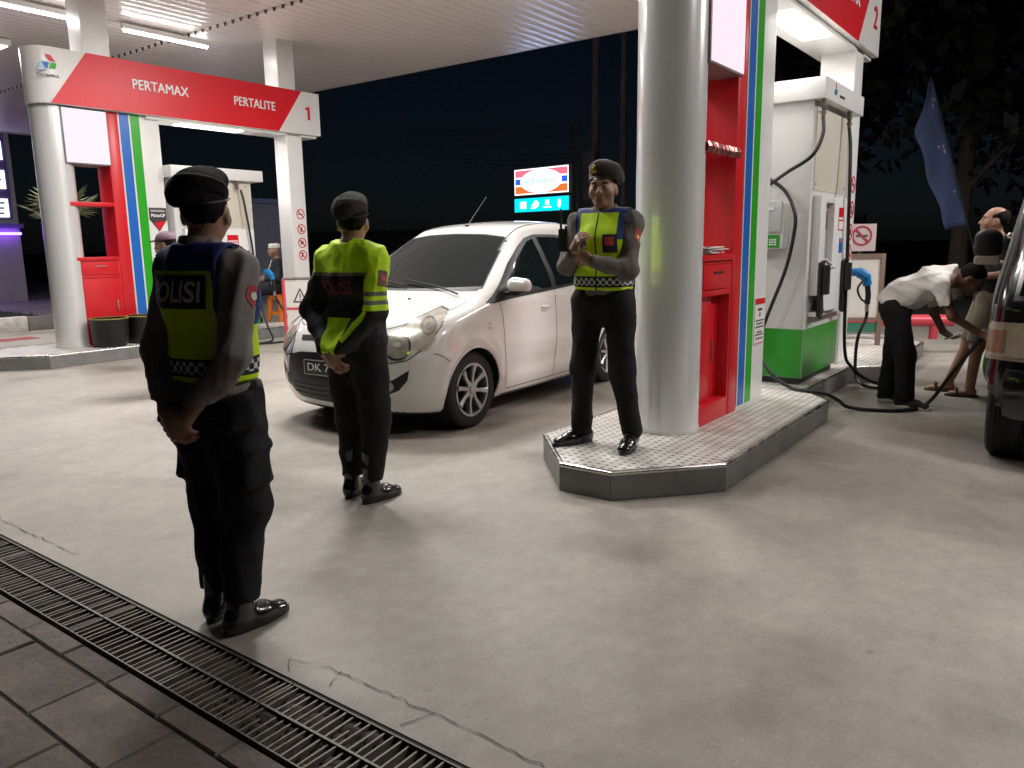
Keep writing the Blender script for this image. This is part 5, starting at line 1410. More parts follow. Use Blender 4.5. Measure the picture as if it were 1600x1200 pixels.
        d = J['elR'] - J['shR']; c = J['shR'] + d*.42; d = d/np.linalg.norm(d); n = A_(.95, -.1, .1); n = n - d*(n@d); n /= np.linalg.norm(n); ex = np.cross(-d, n)
        bd = MB(); bd.add(*patch(B, rect(-.03, .03, -.045, .04), c + n*.3, ex, -d, .02, .004)); ob = bd.build('sleeve_badge', mat('badge_brown', (.12, .045, .03), .6), ja, local=True)
        bd = MB(); bd.add(*patch(B, circ(0, 0, .02, 12), c + n*.3, ex, -d, .02, .007)); bd.build('sleeve_emblem', M_redbadge, ja, local=True)
    return t
# the nearest officer, hands joined behind his back
JA = stand(elR=A_(.208, -.085, 1.07), wrR=A_(.055, -.185, .86), elL=A_(-.212, -.075, 1.07), wrL=A_(-.06, -.175, .87),
           hdR=A_(-.75, -.1, -.45), hdL=A_(.55, -.12, -.5), pnR=A_(.1, 1, .1), pnL=A_(.1, 1, .1), hr=rotm(.55, .02), curl=.5,
           anR=A_(.085, -.04, .09), anL=A_(-.085, .0, .09), knR=A_(.092, .01, .48), knL=A_(-.09, .03, .48), ftR=A_(.12, 1, 0), ftL=A_(-.25, 1, 0))
officer('officer nearest the drain in a lime POLISI vest with navy shoulders, hands behind his back', (1.60, 2.545, 0), 8, JA, 'A', .985)
JB = stand(elR=A_(.232, -.09, 1.10), wrR=A_(.045, -.18, .885), elL=A_(-.238, -.09, 1.10), wrL=A_(-.05, -.17, .87),
           hdR=A_(-.75, -.1, -.45), hdL=A_(.55, -.12, -.5), pnR=A_(.1, 1, .1), pnL=A_(.1, 1, .1), hr=rotm(.6, .05), curl=.5,
           anR=A_(.09, -.02, .09), anL=A_(-.085, .0, .09), ftR=A_(.1, 1, 0), ftL=A_(-.2, 1, 0))
officer('officer in a black and lime police jacket standing before the white car', (2.91, 3.235, 0), 4, JB, 'B', .985)
JC = stand(hr=rotm(.12, .0), elR=A_(.205, .09, 1.11), wrR=A_(.10, .25, 1.20), elL=A_(-.19, .10, 1.085), wrL=A_(-.01, .23, 1.15),
           hdR=A_(-.35, .25, .6), hdL=A_(.8, .1, .35), pnR=A_(-.7, -.3, .2), pnL=A_(.2, -.9, .4), curl=.65,
           hipR=A_(.1, 0, .9), hipL=A_(-.1, 0, .9), knR=A_(.125, .02, .48), knL=A_(-.135, .02, .48), anR=A_(.145, -.01, .09), anL=A_(-.18, -.02, .09), ftR=A_(.75, 1, 0), ftL=A_(-.05, 1, 0))
oc = officer('officer facing the lens on the pump island with hands clasped at his chest', (4.12, 2.37, .17), 190, JC, 'C', .995)
# radio held up in his right hand
rad = thing('handheld_radio', 'black handheld radio raised by the officer on the island', 'radio', (0, 0, 0)); rm = wmat(oc)
p = rm @ Vector((.135, .30, 1.275)); rad.location = p; rad.rotation_euler = (0, 0, radians(104))
m = MB(); m.box((-.028, -.018, -.07), (.028, .018, .06)); m.build('radio_body', M_black, rad, local=True, bevel=.006)
m = MB(); m.tube([(.016, 0, .06), (.018, -.004, .17)], [.008, .005], 8); m.build('aerial', M_rubber, rad, local=True)
m = MB(); m.cyl((-.014, 0, .058), (-.014, 0, .075), .008, n=10); m.build('knob', M_dark, rad, local=True)

# bending man filling the van
tb = thing('person', 'man in white T-shirt and black trousers bending over to fill the van', 'person', (7.25, 1.25, 0), radians(-96 - 90))
JW = stand(pel=A_(0, -.07, .86), waist=A_(0, .03, .98), chest=A_(0, .20, 1.06), neck=A_(0, .37, 1.10), head=A_(.0, .47, 1.085), hr=rotm(.1, -.75), right=A_(1, 0, 0),
           shR=A_(.17, .31, 1.04), elR=A_(.19, .40, .80), wrR=A_(.12, .60, .66), shL=A_(-.17, .31, 1.04), elL=A_(-.17, .17, .80), wrL=A_(-.12, .27, .64), hdR=A_(-.1, .7, .0), hdL=A_(.2, .7, -.35), pnR=A_(-.6, .0, -.8), pnL=A_(.2, .2, .9), curl=.6,
           hipR=A_(.09, -.07, .84), hipL=A_(-.09, -.08, .84), knR=A_(.10, .05, .46), anR=A_(.10, .07, .09), knL=A_(-.10, -.09, .46), anL=A_(-.10, -.13, .09))
body(tb, JW, M_skin2, .0075, legs=False); hair(tb, JW)
trousers(tb, JW, M_trou, .024, 5, cuff=.02, rcuff=.07)
for s in 'LR':
    o = shoe(tb, JW, s, M_navytee, 0, 'canvas_shoe', False); f = JW['ft'+s]/np.linalg.norm(JW['ft'+s])
    a = JW['an'+s]; sm = MB(); pts = []
    for k in range(28):
        u = 2*pi*k/28; q = A_(a[0], a[1], 0) + f*(.068 + .152*cos(u)) + A_(f[1], -f[0], 0)*sin(u)*.047; pts.append((q[0], q[1]))
    sm.prism(pts, 0, .03); sm.build('rubber_sole', M_paper, o, local=True, bevel=.004)
def tee(F):
    add_torso(F, JW, .022)
    F.limb(JW['pel'] + A_(0, -.02, .03), JW['waist'], (.19, .15), (.175, .14), .05, wide=JW['right'])
    F.limb(JW['waist'] + A_(0, .02, -.08), JW['chest'] + A_(0, -.02, -.06), (.15, .08), (.15, .08), .06, wide=JW['right'])
    for s in 'LR': F.limb(JW['sh'+s], JW['sh'+s]*.25 + JW['el'+s]*.75, .072, .078, .04)
cloth('t_shirt', tb, tee, A_(-.4, -.4, .65), A_(.4, .65, 1.3), M_tee, .010, .02, 17, 9, (1, .5, 1), [(JW['pel'] + A_(0, -.06, -.03), (0, -.75, -.9)), (JW['neck'] + A_(0, .0, .0), (0, .9, .1)), (JW['shR']*.3 + JW['elR']*.7, (0, .25, -1))])
pw = thing('receipt_papers', 'white papers held in the bending man\'s hand', 'papers', (0, 0, 0)); pw.location = wmat(tb) @ Vector((-.10, .36, .61)); pw.rotation_euler = (radians(20), radians(15), radians(170))
m = MB()
for i in range(3): m.obox((.004*i, .003*i, .004*i), (.045, .004*i, 0), (-.003*i, .07, 0), (0, 0, .0012))
m.build('sheets', M_paper, pw, local=True)
nz = thing('fuel_nozzle', 'nozzle pushed into the side of the black van', 'fuel nozzle', (7.24, .62, .655), 0, 'nozzles hanging on the pumps')
m = MB(); m.tube([(7.24, .5, .64), (7.24, .58, .655), (7.245, .64, .655)], [.012, .013, .016], 10); m.build('spout', M_alu, nz)
m = MB(); m.tube(spline([(7.245, .62, .66), (7.25, .68, .655), (7.25, .70, .6)], 5), [.028]*11, 10); m.build('grip', M_black, nz)

# man leaning against the van
tm = thing('person', 'balding man in dark T-shirt, khaki shorts and sandals leaning back against the black van', 'person', (8.05, .80, 0), radians(100 - 90))
JM = stand(pel=A_(0, -.08, .90), waist=A_(0, -.10, 1.03), chest=A_(0, -.12, 1.24), neck=A_(0, -.10, 1.40), head=A_(0, -.06, 1.545), hr=rotm(.05, .12),
           shR=A_(.17, -.11, 1.355), shL=A_(-.17, -.11, 1.355), elR=A_(.22, -.14, 1.08), wrR=A_(.1, .06, 1.02), elL=A_(-.24, -.16, 1.10), wrL=A_(-.17, .05, 1.07), hdL=A_(.1, .7, -.7), hdR=A_(-.5, .5, -.2), pnL=A_(.9, 0, -.2), curl=.5,
           hipR=A_(.09, -.08, .88), hipL=A_(-.09, -.08, .88), knR=A_(.12, .04, .47), anR=A_(.13, .10, .09), knL=A_(-.11, -.01, .47), anL=A_(-.10, -.04, .09))
JM['anL'] = A_(-.11, .02, .09); JM['anR'] = A_(.12, .18, .09)
body(tm, JM, M_skin, .0075); hair(tm, JM, bald=True)
def ts(F):
    add_torso(F, JM, .025); F.ball(JM['waist'] + A_(0, .05, .0), A_(.15, .12, .14), .06)
    for s in 'LR': F.limb(JM['sh'+s], JM['sh'+s]*.3 + JM['el'+s]*.7, .07, .072, .04)
cloth('t_shirt', tm, ts, *bounds(JM, .22), M_navytee, .011, .009, 13, 3, (1, 1, .6), [(JM['pel'] + A_(0, 0, -.06), (0, 0, -1)), (JM['neck'] + A_(0, 0, .02), (0, .1, 1)), (JM['shL']*.35 + JM['elL']*.65, (0, 0, -1))] if False else [(JM['pel'] + A_(0, 0, -.06), (0, 0, -1)), (JM['neck'] + A_(0, 0, .02), (0, .1, 1))])
def sh_(F):
    F.limb(JM['pel'], JM['waist'], (.165, .13), (.15, .115), .04, wide=JM['right'])
    for s in 'LR': F.limb(JM['hip'+s], JM['kn'+s], .115, .105, .04)
cloth('shorts', tm, sh_, *bounds(JM, .2), M_shorts, .011, .008, 14, 2, (1, 1, .6), [(A_(0, 0, .50), (0, 0, -1)), (JM['waist'], (0, 0, 1))])
for s in 'LR':
    a = JM['an'+s]; sm = MB(); pts = []
    for k in range(24):
        u = 2*pi*k/24; pts.append((a[0] + sin(u)*.048, a[1] + .06 + .135*cos(u)))
    sm.prism(pts, 0, .022); o = sm.build('sandal', mat('sandal_' + s, (.09, .06, .04), .7), tm, local=True, bevel=.004)
    sm = MB(); sm.tube([(a[0] - .05, a[1] + .1, .02), (a[0] - .02, a[1] + .1, .075), (a[0] + .02, a[1] + .1, .075), (a[0] + .05, a[1] + .1, .02)], .012, 6); sm.build('strap', M_dark, o, local=True)

# man on the orange stool at the far island
ts_ = thing('person', 'seated man with white head wrap and dark jacket beyond the far dispenser', 'person', (8.35, 11.15, .17), radians(152 - 90))
JS = stand(pel=A_(0, 0, .55), waist=A_(0, .0, .68), chest=A_(0, .01, .89), neck=A_(0, .01, 1.05), head=A_(0, .04, 1.195), hr=rotm(.3, .0), shR=A_(.17, .01, 1.005), shL=A_(-.17, .01, 1.005),
           elR=A_(.23, .03, .75), wrR=A_(.08, .22, .74), elL=A_(-.23, .03, .75), wrL=A_(-.08, .22, .72), hdR=A_(-.6, .5, 0), hdL=A_(.6, .5, 0), pnR=A_(0, -1, 0), pnL=A_(0, -1, 0),
           hipR=A_(.09, .02, .54), hipL=A_(-.09, .02, .54), knR=A_(.14, .42, .52), knL=A_(-.12, .42, .52), anR=A_(.14, .44, .09), anL=A_(-.12, .40, .09))
body(ts_, JS, M_skin, .009, legs=False)
def tb_(F):
    for s in 'LR': F.limb(JS['hip'+s], JS['kn'+s], .095, .075, .04); F.limb(JS['kn'+s], JS['an'+s], .07, .06, .03)
    F.limb(JS['pel'], JS['pel'] + A_(0, 0, .08), (.16, .13), (.15, .12), .05, wide=JS['right'])
cloth('trousers', ts_, tb_, A_(-.35, -.25, 0), A_(.35, .65, .75), M_trou, .013, .006, 15, 3)
for s in 'LR': shoe(ts_, JS, s, M_boot)
def jk(F):
    add_torso(F, JS, .03)
    for s in 'LR': add_arm(F, JS, s, .026, .035, .92)
    F.limb(JS['waist'] + A_(0, .16, -.2), JS['neck'] + A_(0, .12, -.02), (.075, .10), (.05, .09), .01, wide=JS['right'], op='s')
cloth('jacket', ts_, jk, *bounds(JS, .22), mat('dark_jacket', (.015, .015, .018), .85), .012, .008, 14, 6, (1, 1, .7), [(JS['pel'] + A_(0, 0, -.06), (0, 0, -1)), (JS['neck'] + A_(0, 0, .02), (0, 0, 1))])
def wsh_(F): add_torso(F, JS, .014)
cloth('shirt', ts_, wsh_, *bounds(JS, .22), M_tee, .012, .006, 14, 6, (1, 1, .7), [(JS['pel'] + A_(0, 0, .0), (0, 0, -1)), (JS['neck'] + A_(0, 0, .0), (0, 0, 1))])
F = Field(JS['head'] - .16, JS['head'] + .2, .007); hp = JS['head']
F.limb(hp + A_(0, -.012, .05), hp + A_(0, -.012, .09), (.09, .108), (.088, .104), 0, wide=A_(1, 0, 0), cap=.03); P, Q = F.mesh()
np_obj('head_wrap', folds(P, Q, .006, 30, 2, (1, 1, 2)), Q, M_tee, ts_)
# masked passer-by in the far half of the lane
tp = thing('person', 'person with cap and face mask half hidden behind the nearest officer', 'person', (4.12, 7.17, 0), radians(128 - 90)); tp.scale = (.93, .93, .93)
JP = stand(hr=rotm(0, -.1))
body(tp, JP, M_skin, .009, legs=False); hair(tp, JP)
trousers(tp, JP, M_trou, seed=8, cuff=.02, h=.014); [shoe(tp, JP, s, M_boot) for s in 'LR']
def pj(F):
    add_torso(F, JP, .025)
    for s in 'LR': add_arm(F, JP, s, .024, .035, .96)
cloth('jacket', tp, pj, *bounds(JP, .22), mat('grey_green_cloth', (.11, .12, .1), .85), .013, .008, 14, 16, (1, 1, .7), [(JP['pel'] + A_(0, 0, -.06), (0, 0, -1)), (JP['neck'] + A_(0, 0, .03), (0, 0, 1))])
F = Field(JP['head'] - .16, JP['head'] + .22, .007); c = JP['head']; R = JP['hr']
F.ball(c + R @ A_(0, -.015, .05), A_(.086, .106, .09), 0, R); F.half(c + R @ A_(0, 0, .045), R @ A_(0, 0, -1)); F.limb(c + R @ A_(0, .08, .055), c + R @ A_(0, .14, .048), (.07, .008), (.06, .007), .01, wide=R[:, 0]); P, Q = F.mesh()
np_obj('cap', P, Q, mat('violet_lit_cap', (.16, .10, .13), .8), tp)  # violet light falling on the cap is mixed into its brown colour
F = Field(c - .16, c + .2, .006); F.ball(c + R @ A_(0, .035, -.055), A_(.066, .078, .052), 0, R); F.half(c + R @ A_(0, .02, 0), R @ A_(0, -1, 0)); P, Q = F.mesh()
np_obj('face_mask', P, Q, M_tee, tp)
print('people done', round(time.time()-T0, 1))
# ================================================================ street side and far things
M_pole = mat('weathered_concrete_pole', (.42, .37, .35), .8, var=.25, vscale=6)
M_trunk = mat('bark', (.09, .07, .05), .9, var=.3, vscale=12, bump=.6, bscale=30)
M_leaf = mat('leaf', (.012, .019, .010), .8, var=.4, vscale=2)
M_palm = mat('palm_leaf', (.16, .18, .09), .55, var=.25, vscale=4)
M_brown = mat('brown_frame', (.2, .13, .10), .6, var=.2)
M_boardw = mat('board_white', (.66, .62, .58), .5, var=.08, vscale=3)
M_rail = mat('red_rail', (.55, .05, .07), .4)
M_wallp = mat('plaster_wall', (.5, .46, .47), .8, var=.1)
# --- lit convenience shop sign on its posts
sx0, sy0, sx1, sy1 = 23.2, 17.06, 22.85, 14.5
ex = Vector((sx1-sx0, sy1-sy0, 0)); SW = ex.length; ex.normalize(); nrm = Vector((ex.y, -ex.x, 0)); mid = Vector(((sx0+sx1)/2, (sy0+sy1)/2, 0))
if nrm.x > 0: nrm = -nrm
t = thing('shop_sign', 'lit red, blue and orange roadside shop sign with a cyan board of icons below', 'shop sign', tuple(mid))
def sbox(m, u0, u1, z0, z1, d0, d1, mi=0):
    c = mid + ex*((u0+u1)/2) + nrm*((d0+d1)/2) + Vector((0, 0, (z0+z1)/2)); m.obox(c, ex*((u1-u0)/2), nrm*((d1-d0)/2), (0, 0, (z1-z0)/2), mi)
def spoly(m, P, d, mi=0):
    n = len(P); vs = [mid + ex*u + nrm*d + Vector((0, 0, z)) for u, z in P]; m.add(vs, [tuple(range(n))], mi)
h = SW/2
Ew = emis('sign_white', (1, .95, .98), 1.5); Er = emis('sign_red', (1, .16, .24), 1.0); Eb = emis('sign_blue', (.03, .12, .9), .9); Eo = emis('sign_orange', (.9, .22, .05), .75); Ec = emis('sign_cyan', (.0, .72, 1), 1.15); Eg = emis('sign_green', (.25, .8, .6), .8)
m = MB(); sbox(m, -h, h, 3.08, 4.02, -.16, 0); m.build('sign_case', M_white, t)
m = MB(); sbox(m, -h+.03, h-.03, 3.11, 3.99, .001, .004); b = m.build('sign_face', Ew, t)
m = MB(); spoly(m, [(-h+.07, 3.72), (h-.07, 3.72), (h-.07, 3.95), (-h+.07, 3.95)], .006); m.build('red_band', Er, t)
for s in (-1, 1): m = MB(); spoly(m, [(s*(h-.07), 3.46), (s*(h-.36), 3.46), (s*(h-.36), 3.66), (s*(h-.07), 3.66)], .006); m.build('blue_block', Eb, t)
m = MB(); spoly(m, [(-h+.07, 3.15), (h-.07, 3.15), (h-.07, 3.40), (-h+.07, 3.40)], .006); m.build('orange_band', Eo, t)
m = MB(); spoly(m, circ(0, 3.55, h-.32, 40, ry=.40), .008); m.build('oval_rim', Ew, t)
m = MB(); spoly(m, circ(0, 3.55, h-.37, 40, ry=.365), .0095); m.build('oval_line', Er, t)
m = MB(); spoly(m, circ(0, 3.55, h-.40, 40, ry=.34), .011); m.build('oval_field', Ew, t)
m = MB(); m.text('Indomaret', mid + nrm*.0125 + Vector((0, 0, 3.47)), ex if ex.cross(Vector((0, 0, 1))).dot(nrm) > 0 else -ex, (0, 0, 1), .2, .004, .02, fit=1.35); m.build('lettering', Eg, t, smooth=False)
m = MB(); sbox(m, -h, h, 2.5, 3.0, -.12, 0); m.build('icon_case', M_white, t)
m = MB(); sbox(m, -h+.02, h-.02, 2.52, 2.98, .001, .004); m.build('icon_face', Ec, t)
m = MB(); u = [-.85, -.28, .3, .85]
sbox(m, u[0]-.15, u[0]+.15, 2.63, 2.87, .005, .007); spoly(m, circ(u[1]+.05, 2.77, .14, 20, ry=.12), .007); spoly(m, [(u[1]-.2, 2.62), (u[1]+.05, 2.62), (u[1]+.1, 2.75), (u[1]-.12, 2.78)], .0085)
sbox(m, u[2]-.09, u[2]+.09, 2.72, 2.89, .005, .007); sbox(m, u[2]-.2, u[2]+.2, 2.63, 2.67, .005, .007); spoly(m, circ(u[3], 2.76, .08, 16, ry=.14), .007); sbox(m, u[3]-.01, u[3]+.01, 2.58, 2.65, .005, .007)
m.build('icons', Ew, t)
m = MB()
for k in (h - .1, h + .12): c = mid + ex*k*1.0 - nrm*.3; m.cyl((c.x, c.y, -.03), (c.x, c.y, 5.4), .045, n=10)
a_, b_ = (mid + ex*(h-.1) - nrm*.3), (mid + ex*(h+.12) - nrm*.3)
for z in (.8, 1.8, 2.75, 3.05, 4.3, 5.3): m.cyl((a_.x, a_.y, z), (b_.x, b_.y, z), .025, n=8)
m.build('sign_posts', M_galv, t)
l = bpy.data.lights.new('sign_light', 'AREA'); l.shape = 'RECTANGLE'; l.size = 2.5; l.size_y = 1.4; l.energy = 60; l.color = (.35, .5, 1)
o = bpy.data.objects.new('sign_light', l); C.objects.link(o); o.parent = t; o.matrix_local = Matrix.Translation(nrm*.05 + Vector((0, 0, 3.3))) @ nrm.to_track_quat('-Z', 'Y').to_matrix().to_4x4()
# --- utility poles and cables
for (x, y, r, lab) in ((25.95, 15.3, .15, 'tall concrete utility pole left of the white column'), (26.6, 14.5, .12, 'thinner utility pole close to the white column edge')):
    t = thing('utility_pole', lab, 'utility pole', (x, y, -.03), 0, 'utility poles by the road')
    m = MB(); m.cyl((x, y, -.03), (x, y, 11), r*1.25, r*.8, 16); m.build('pole_shaft', M_pole, t)
    m = MB(); m.box((x-.06, y-.8, 9.3), (x+.06, y+.8, 9.42)); m.build('crossarm', M_galv, t)
    m = MB()
    for k in range(4): m.cyl((x, y-.7+.46*k, 9.42), (x, y-.7+.46*k, 9.58), .04, .025, 8)
    m.build('insulators', M_white, t)
t = thing('junction_box', 'grey street cabinet post beside the shop sign', 'cabinet', (24.6, 14.7, -.03))
m = MB(); m.box((24.45, 14.5, -.03), (24.75, 14.95, 4.6)); m.build('cabinet_column', M_pole, t, bevel=.02)
m = MB(); m.box((24.35, 14.4, 2.1), (24.44, 14.9, 2.9)); m.build('meter_box', M_grey, t, bevel=.02)
for k, (p, q, s) in enumerate((((23.15, 22.5, 5.9), (25.95, 15.3, 5.75), .12), ((23.15, 22.5, 5.75), (25.95, 15.3, 5.6), .15), ((23.4, 22.5, 5.6), (25.95, 15.3, 5.45), .2), ((23.6, 21.5, 5.0), (25.95, 15.3, 4.75), .15), ((23.6, 21.5, 4.85), (25.95, 15.3, 4.6), .18), ((23.6, 21.5, 4.72), (25.95, 15.3, 4.45), .2))):
    p, q = Vector(p), Vector(q); m = MB(); m.tube([p.lerp(q, i/16) - Vector((0, 0, s*4*(i/16)*(1-i/16))) for i in range(17)], .011, 5)
    tag(m.build('overhead_cable', M_galv), 'thin cable strung to the utility pole above the shop sign', 'cable', 'cables strung across the road')
# --- flags
def feather(base, top, w, label, m_cloth, m_pat, seed, lean):
    t = thing('feather_flag', label, 'flag', base, 0, 'tall banner flags')
    b, tp = Vector(base), Vector(top); d = tp - b; m = MB(); pts = [b + d*s + Vector(lean)*s*(1-s)*.6 for s in [i_/13 for i_ in range(14)]]
    m.tube(pts, [.018 - .011*s for s in [i_/13 for i_ in range(14)]], 7); m.build('flag_pole', M_dark, t)
    side = Vector((-cos(YAW)*-0.598, .8, 0)).normalized() if False else Vector((-.598, .80, 0)); rg = random.Random(seed); n = 26; vs = []; k = 7
    for i in range(n + 1):
        s = i / n; p = b + d*(.40 + .60*s) + Vector(lean)*(.40+.60*s)*(.60-.60*s)*.6
        wd = w * min(1, 3.2*(1-s))**.8 * (1 + .10*sin(s*17 + seed)) * (.7 + .3*min(1, s*5))
        for j in range(k):
            u = j/(k-1); q = p + side*wd*u + Vector((sin(s*14 + u*4)*.05*u, cos(s*11)*.03*u, -.25*u*wd)); vs.append(q)
    m = MB(); m.add(vs, [(i*k+j, i*k+j+1, (i+1)*k+j+1, (i+1)*k+j) for i in range(n) for j in range(k-1)])
    o = m.build('flag_cloth', m_cloth, t)
    sd = o.modifiers.new('thick', 'SOLIDIFY'); sd.thickness = .003
    m = MB()
    for i in (5, 6, 9, 13, 14, 18, 21, 22):
        for j in (1, 2):
            if rg.random() < .6: m = MB(); c = vs[i*k+j]; e1 = (vs[i*k+j+1]-c)*.55; e2 = (vs[(i+1)*k+j]-c)*rg.uniform(.4, .9); nn = e1.cross(e2).normalized()*.006; 
            else: continue
            for s_ in (1, -1): m.add([c+nn*s_, c+e1+nn*s_, c+e1*.8+e2+nn*s_, c+e2*.9+nn*s_], [(0, 1, 2, 3)])
            m.build('flag_print', m_pat, t)
feather((16.45, 1.45, -.03), (15.56, 2.55, 4.12), .46, 'blue feather flag leaning in the dark above the man in sandals', mat('blue_flag', (.06, .085, .19), .8), mat('flag_pale', (.3, .33, .42), .8), 2, (.08, -.05, 0))
feather((9.2, 16.05, 0), (9.25, 16.02, 3.9), .42, 'limp pinkish feather flag beyond the far dispenser', mat('pink_flag', (.34, .22, .25), .8), mat('flag_grey', (.25, .2, .22), .8), 5, (0, 0, 0))
# --- board, sign and red rail past the second island
t = thing('notice_board', 'white board in a brown frame standing beyond the second island post', 'board', (9.75, 2.1, 0))
c0, c1 = Vector((9.62, 2.42, 0)), Vector((9.9, 1.96, 0)); e = (c1-c0).normalized(); n_ = Vector((e.y, -e.x, 0)); n_ = -n_ if n_.x > 0 else n_
def bb(m, u0, u1, z0, z1, d0, d1): m.obox(c0 + e*(u0+u1)/2 + n_*(d0+d1)/2 + Vector((0, 0, (z0+z1)/2)), e*(u1-u0)/2, n_*(d1-d0)/2, (0, 0, (z1-z0)/2))
m = MB(); bb(m, .0, .54, .5, 1.2, -.02, 0); m.build('board_panel', M_boardw, t)
for a_ in ((0, .05, .17, 1.24), (.49, .54, .17, 1.24)): m = MB(); bb(m, *a_, -.03, .02); m.build('frame_post', M_brown, t, bevel=.004)
m = MB(); bb(m, .05, .49, 1.19, 1.24, -.03, .02); bb(m, .05, .49, .46, .5, -.03, .02); m.build('frame_rail', M_brown, t)
m = MB(); bb(m, .05, .49, .33, .44, -.02, 0); m.build('green_plate', mat('green_plate', (.03, .16, .09), .5), t)
t = thing('no_smoking_sign', 'square no smoking sign above the brown framed board', 'warning sign', (9.7, 2.15, 1.24))
m = MB(); bb(m, .1, .42, 1.27, 1.58, -.02, 0); m.build('sign_plate', mat('pale_pink_plate', (.55, .45, .45), .5), t)
m = MB(); bb(m, .235, .265, 1.2, 1.3, -.03, -.021); m.build('sign_bracket', M_galv, t)
m = MB(); nn = 28; cc = c0 + e*.26 + Vector((0, 0, 1.445))
for k in range(nn):
    A, B_ = 2*pi*k/nn, 2*pi*(k+1)/nn; m.add([cc + n_*.004 + e*r*cos(q) + Vector((0, 0, r*sin(q))) for r, q in ((.115, A), (.115, B_), (.092, B_), (.092, A))], [(0, 1, 2, 3)])
m.obox(cc + n_*.004, e*.07 + Vector((0, 0, -.07)), n_*.002, e*.009 + Vector((0, 0, .009))); m.build('red_ring', mat('ring_red', (.35, .04, .05), .5), t, smooth=False)
m = MB(); m.obox(cc + n_*.003, e*.065, n_*.002, (0, 0, .012)); m.build('cigarette', M_textdk, t, smooth=False)
t = thing('red_rail', 'low red tube rail behind the legs of the bending man', 'rail', (10.6, 2.0, 0))
m = MB(); m.cyl((10.2, 2.75, .4), (10.95, 1.35, .4), .075, n=16); m.build('rail_tube', M_rail, t)
for p in ((10.3, 2.56), (10.85, 1.54)): m = MB(); m.cyl((*p, .171), (*p, .36), .05, n=12); m.build('rail_leg', M_rail, t)
# --- leaning barrier board in front of the far island
t = thing('barrier_sign', 'white barrier board with a red frame and warning triangle, half hidden by the second officer', 'barrier', (6.7, 8.55, 0))
c0 = Vector((6.60, 8.72, 0)); c1 = Vector((7.05, 8.12, 0)); e = (c1-c0).normalized(); n_ = Vector((e.y, -e.x, 0)); n_ = -n_ if n_.x > 0 else n_
for u in (0, .75): m = MB(); m.tube([c0 + e*u + Vector((0, 0, .02)), c0 + e*u + n_*.0 + Vector((0, 0, 1.0))], .02, 8); m.build('barrier_post', M_rail, t)
m = MB(); m.tube([c0 + Vector((0, 0, 1.0)), c0 + e*.75 + Vector((0, 0, 1.0))], .018, 8); m.build('top_rail', M_galv, t)
m = MB(); bb(m, .03, .72, .62, .96, -.008, .008); m.build('upper_plate', M_boardw, t)
m = MB(); bb(m, .03, .72, .16, .58, -.008, .008); m.build('lower_plate', M_boardw, t)
m = MB(); bb(m, .03, .72, .585, .612, -.012, .012); m.build('red_strip', M_rail, t)
m = MB(); tri = [(.12, .68), (.32, .68), (.22, .88)]; ti = [(.15, .70), (.29, .70), (.22, .84)]
V = lambda q: c0 + e*q[0] + n_*.0095 + Vector((0, 0, q[1]))
m.add([V(q) for q in tri + ti], [(0, 1, 4, 3), (1, 2, 5, 4), (2, 0, 3, 5)]); m.add([V(q) for q in ((.213, .74), (.227, .74), (.227, .8), (.213, .8))], [(0, 1, 2, 3)]); m.add([V(q) for q in ((.213, .715), (.227, .715), (.227, .73), (.213, .73))], [(0, 1, 2, 3)])
m.build('warning_triangle', M_textdk, t, smooth=False)
# --- orange stool
t = thing('plastic_stool', 'orange plastic stool under the seated man with the head wrap', 'stool', (8.38, 11.12, .17))
x, y, z = 8.38, 11.12, .17
m = MB(); m.box((x-.16, y-.16, z+.43), (x+.16, y+.16, z+.46)); m.box((x-.165, y-.165, z+.37), (x+.165, y+.165, z+.43)); m.build('stool_seat', M_orange, t, bevel=.012)
for sx in (-1, 1):
    for sy in (-1, 1):
        m = MB(); a_ = Vector((x+sx*.135, y+sy*.135, z+.4)); b_ = Vector((x+sx*.175, y+sy*.175, z+.001)); m.add([b_ + Vector((i*.03, j*.03, 0)) for i, j in ((-1, -1), (1, -1), (1, 1), (-1, 1))] + [a_ + Vector((i*.036, j*.036, 0)) for i, j in ((-1, -1), (1, -1), (1, 1), (-1, 1))], [(3, 2, 1, 0), (4, 5, 6, 7), (0, 1, 5, 4), (1, 2, 6, 5), (2, 3, 7, 6), (3, 0, 4, 7)])
        m.build('stool_leg', M_orange, t, bevel=.004)
for sx, sy in ((1, 0), (-1, 0), (0, 1), (0, -1)):
    m = MB(); m.box((x + sx*.155 - (.012 if sx else .13), y + sy*.155 - (.012 if sy else .13), z+.11), (x + sx*.155 + (.012 if sx else .13), y + sy*.155 + (.012 if sy else .13), z+.17)); m.build('stool_brace', M_orange, t)
# --- left edge: shop front, planting bed with painted kerb, red ground line, palms
t = thing('shop_building', 'pale building with rows of glowing white signs at the left edge', 'building', (6.2, 26, 0))
m = MB(); m.box((2.5, 24.6, -.03), (9.75, 32, 6.2)); m.build('wall', M_wallp, t)
m = MB(); m.box((2.3, 24.2, 6.2), (9.9, 32.2, 6.45)); m.build('roof', M_grey, t)
m = MB(); m.box((2.4, 24.45, 2.05), (9.8, 24.59, 2.18)); m.build('ledge', mat('purple_ledge', (.2, .15, .4), .5), t)
m = MB(); m.box((3.0, 24.52, 2.3), (9.6, 24.59, 5.6)); m.build('sign_back', mat('violet_back', (.1, .08, .22), .5), t)
m = MB(); m.cyl((2.6, 24.14, 6.3), (9.7, 24.14, 6.3), .05, n=8); m.build('violet_tube', emis('violet_neon', (.28, .08, 1), 9), t)
m = MB(); m.cyl((2.6, 24.4, 1.9), (9.7, 24.4, 1.9), .035, n=8); m.build('violet_tube', bpy.data.materials['violet_neon'], t)
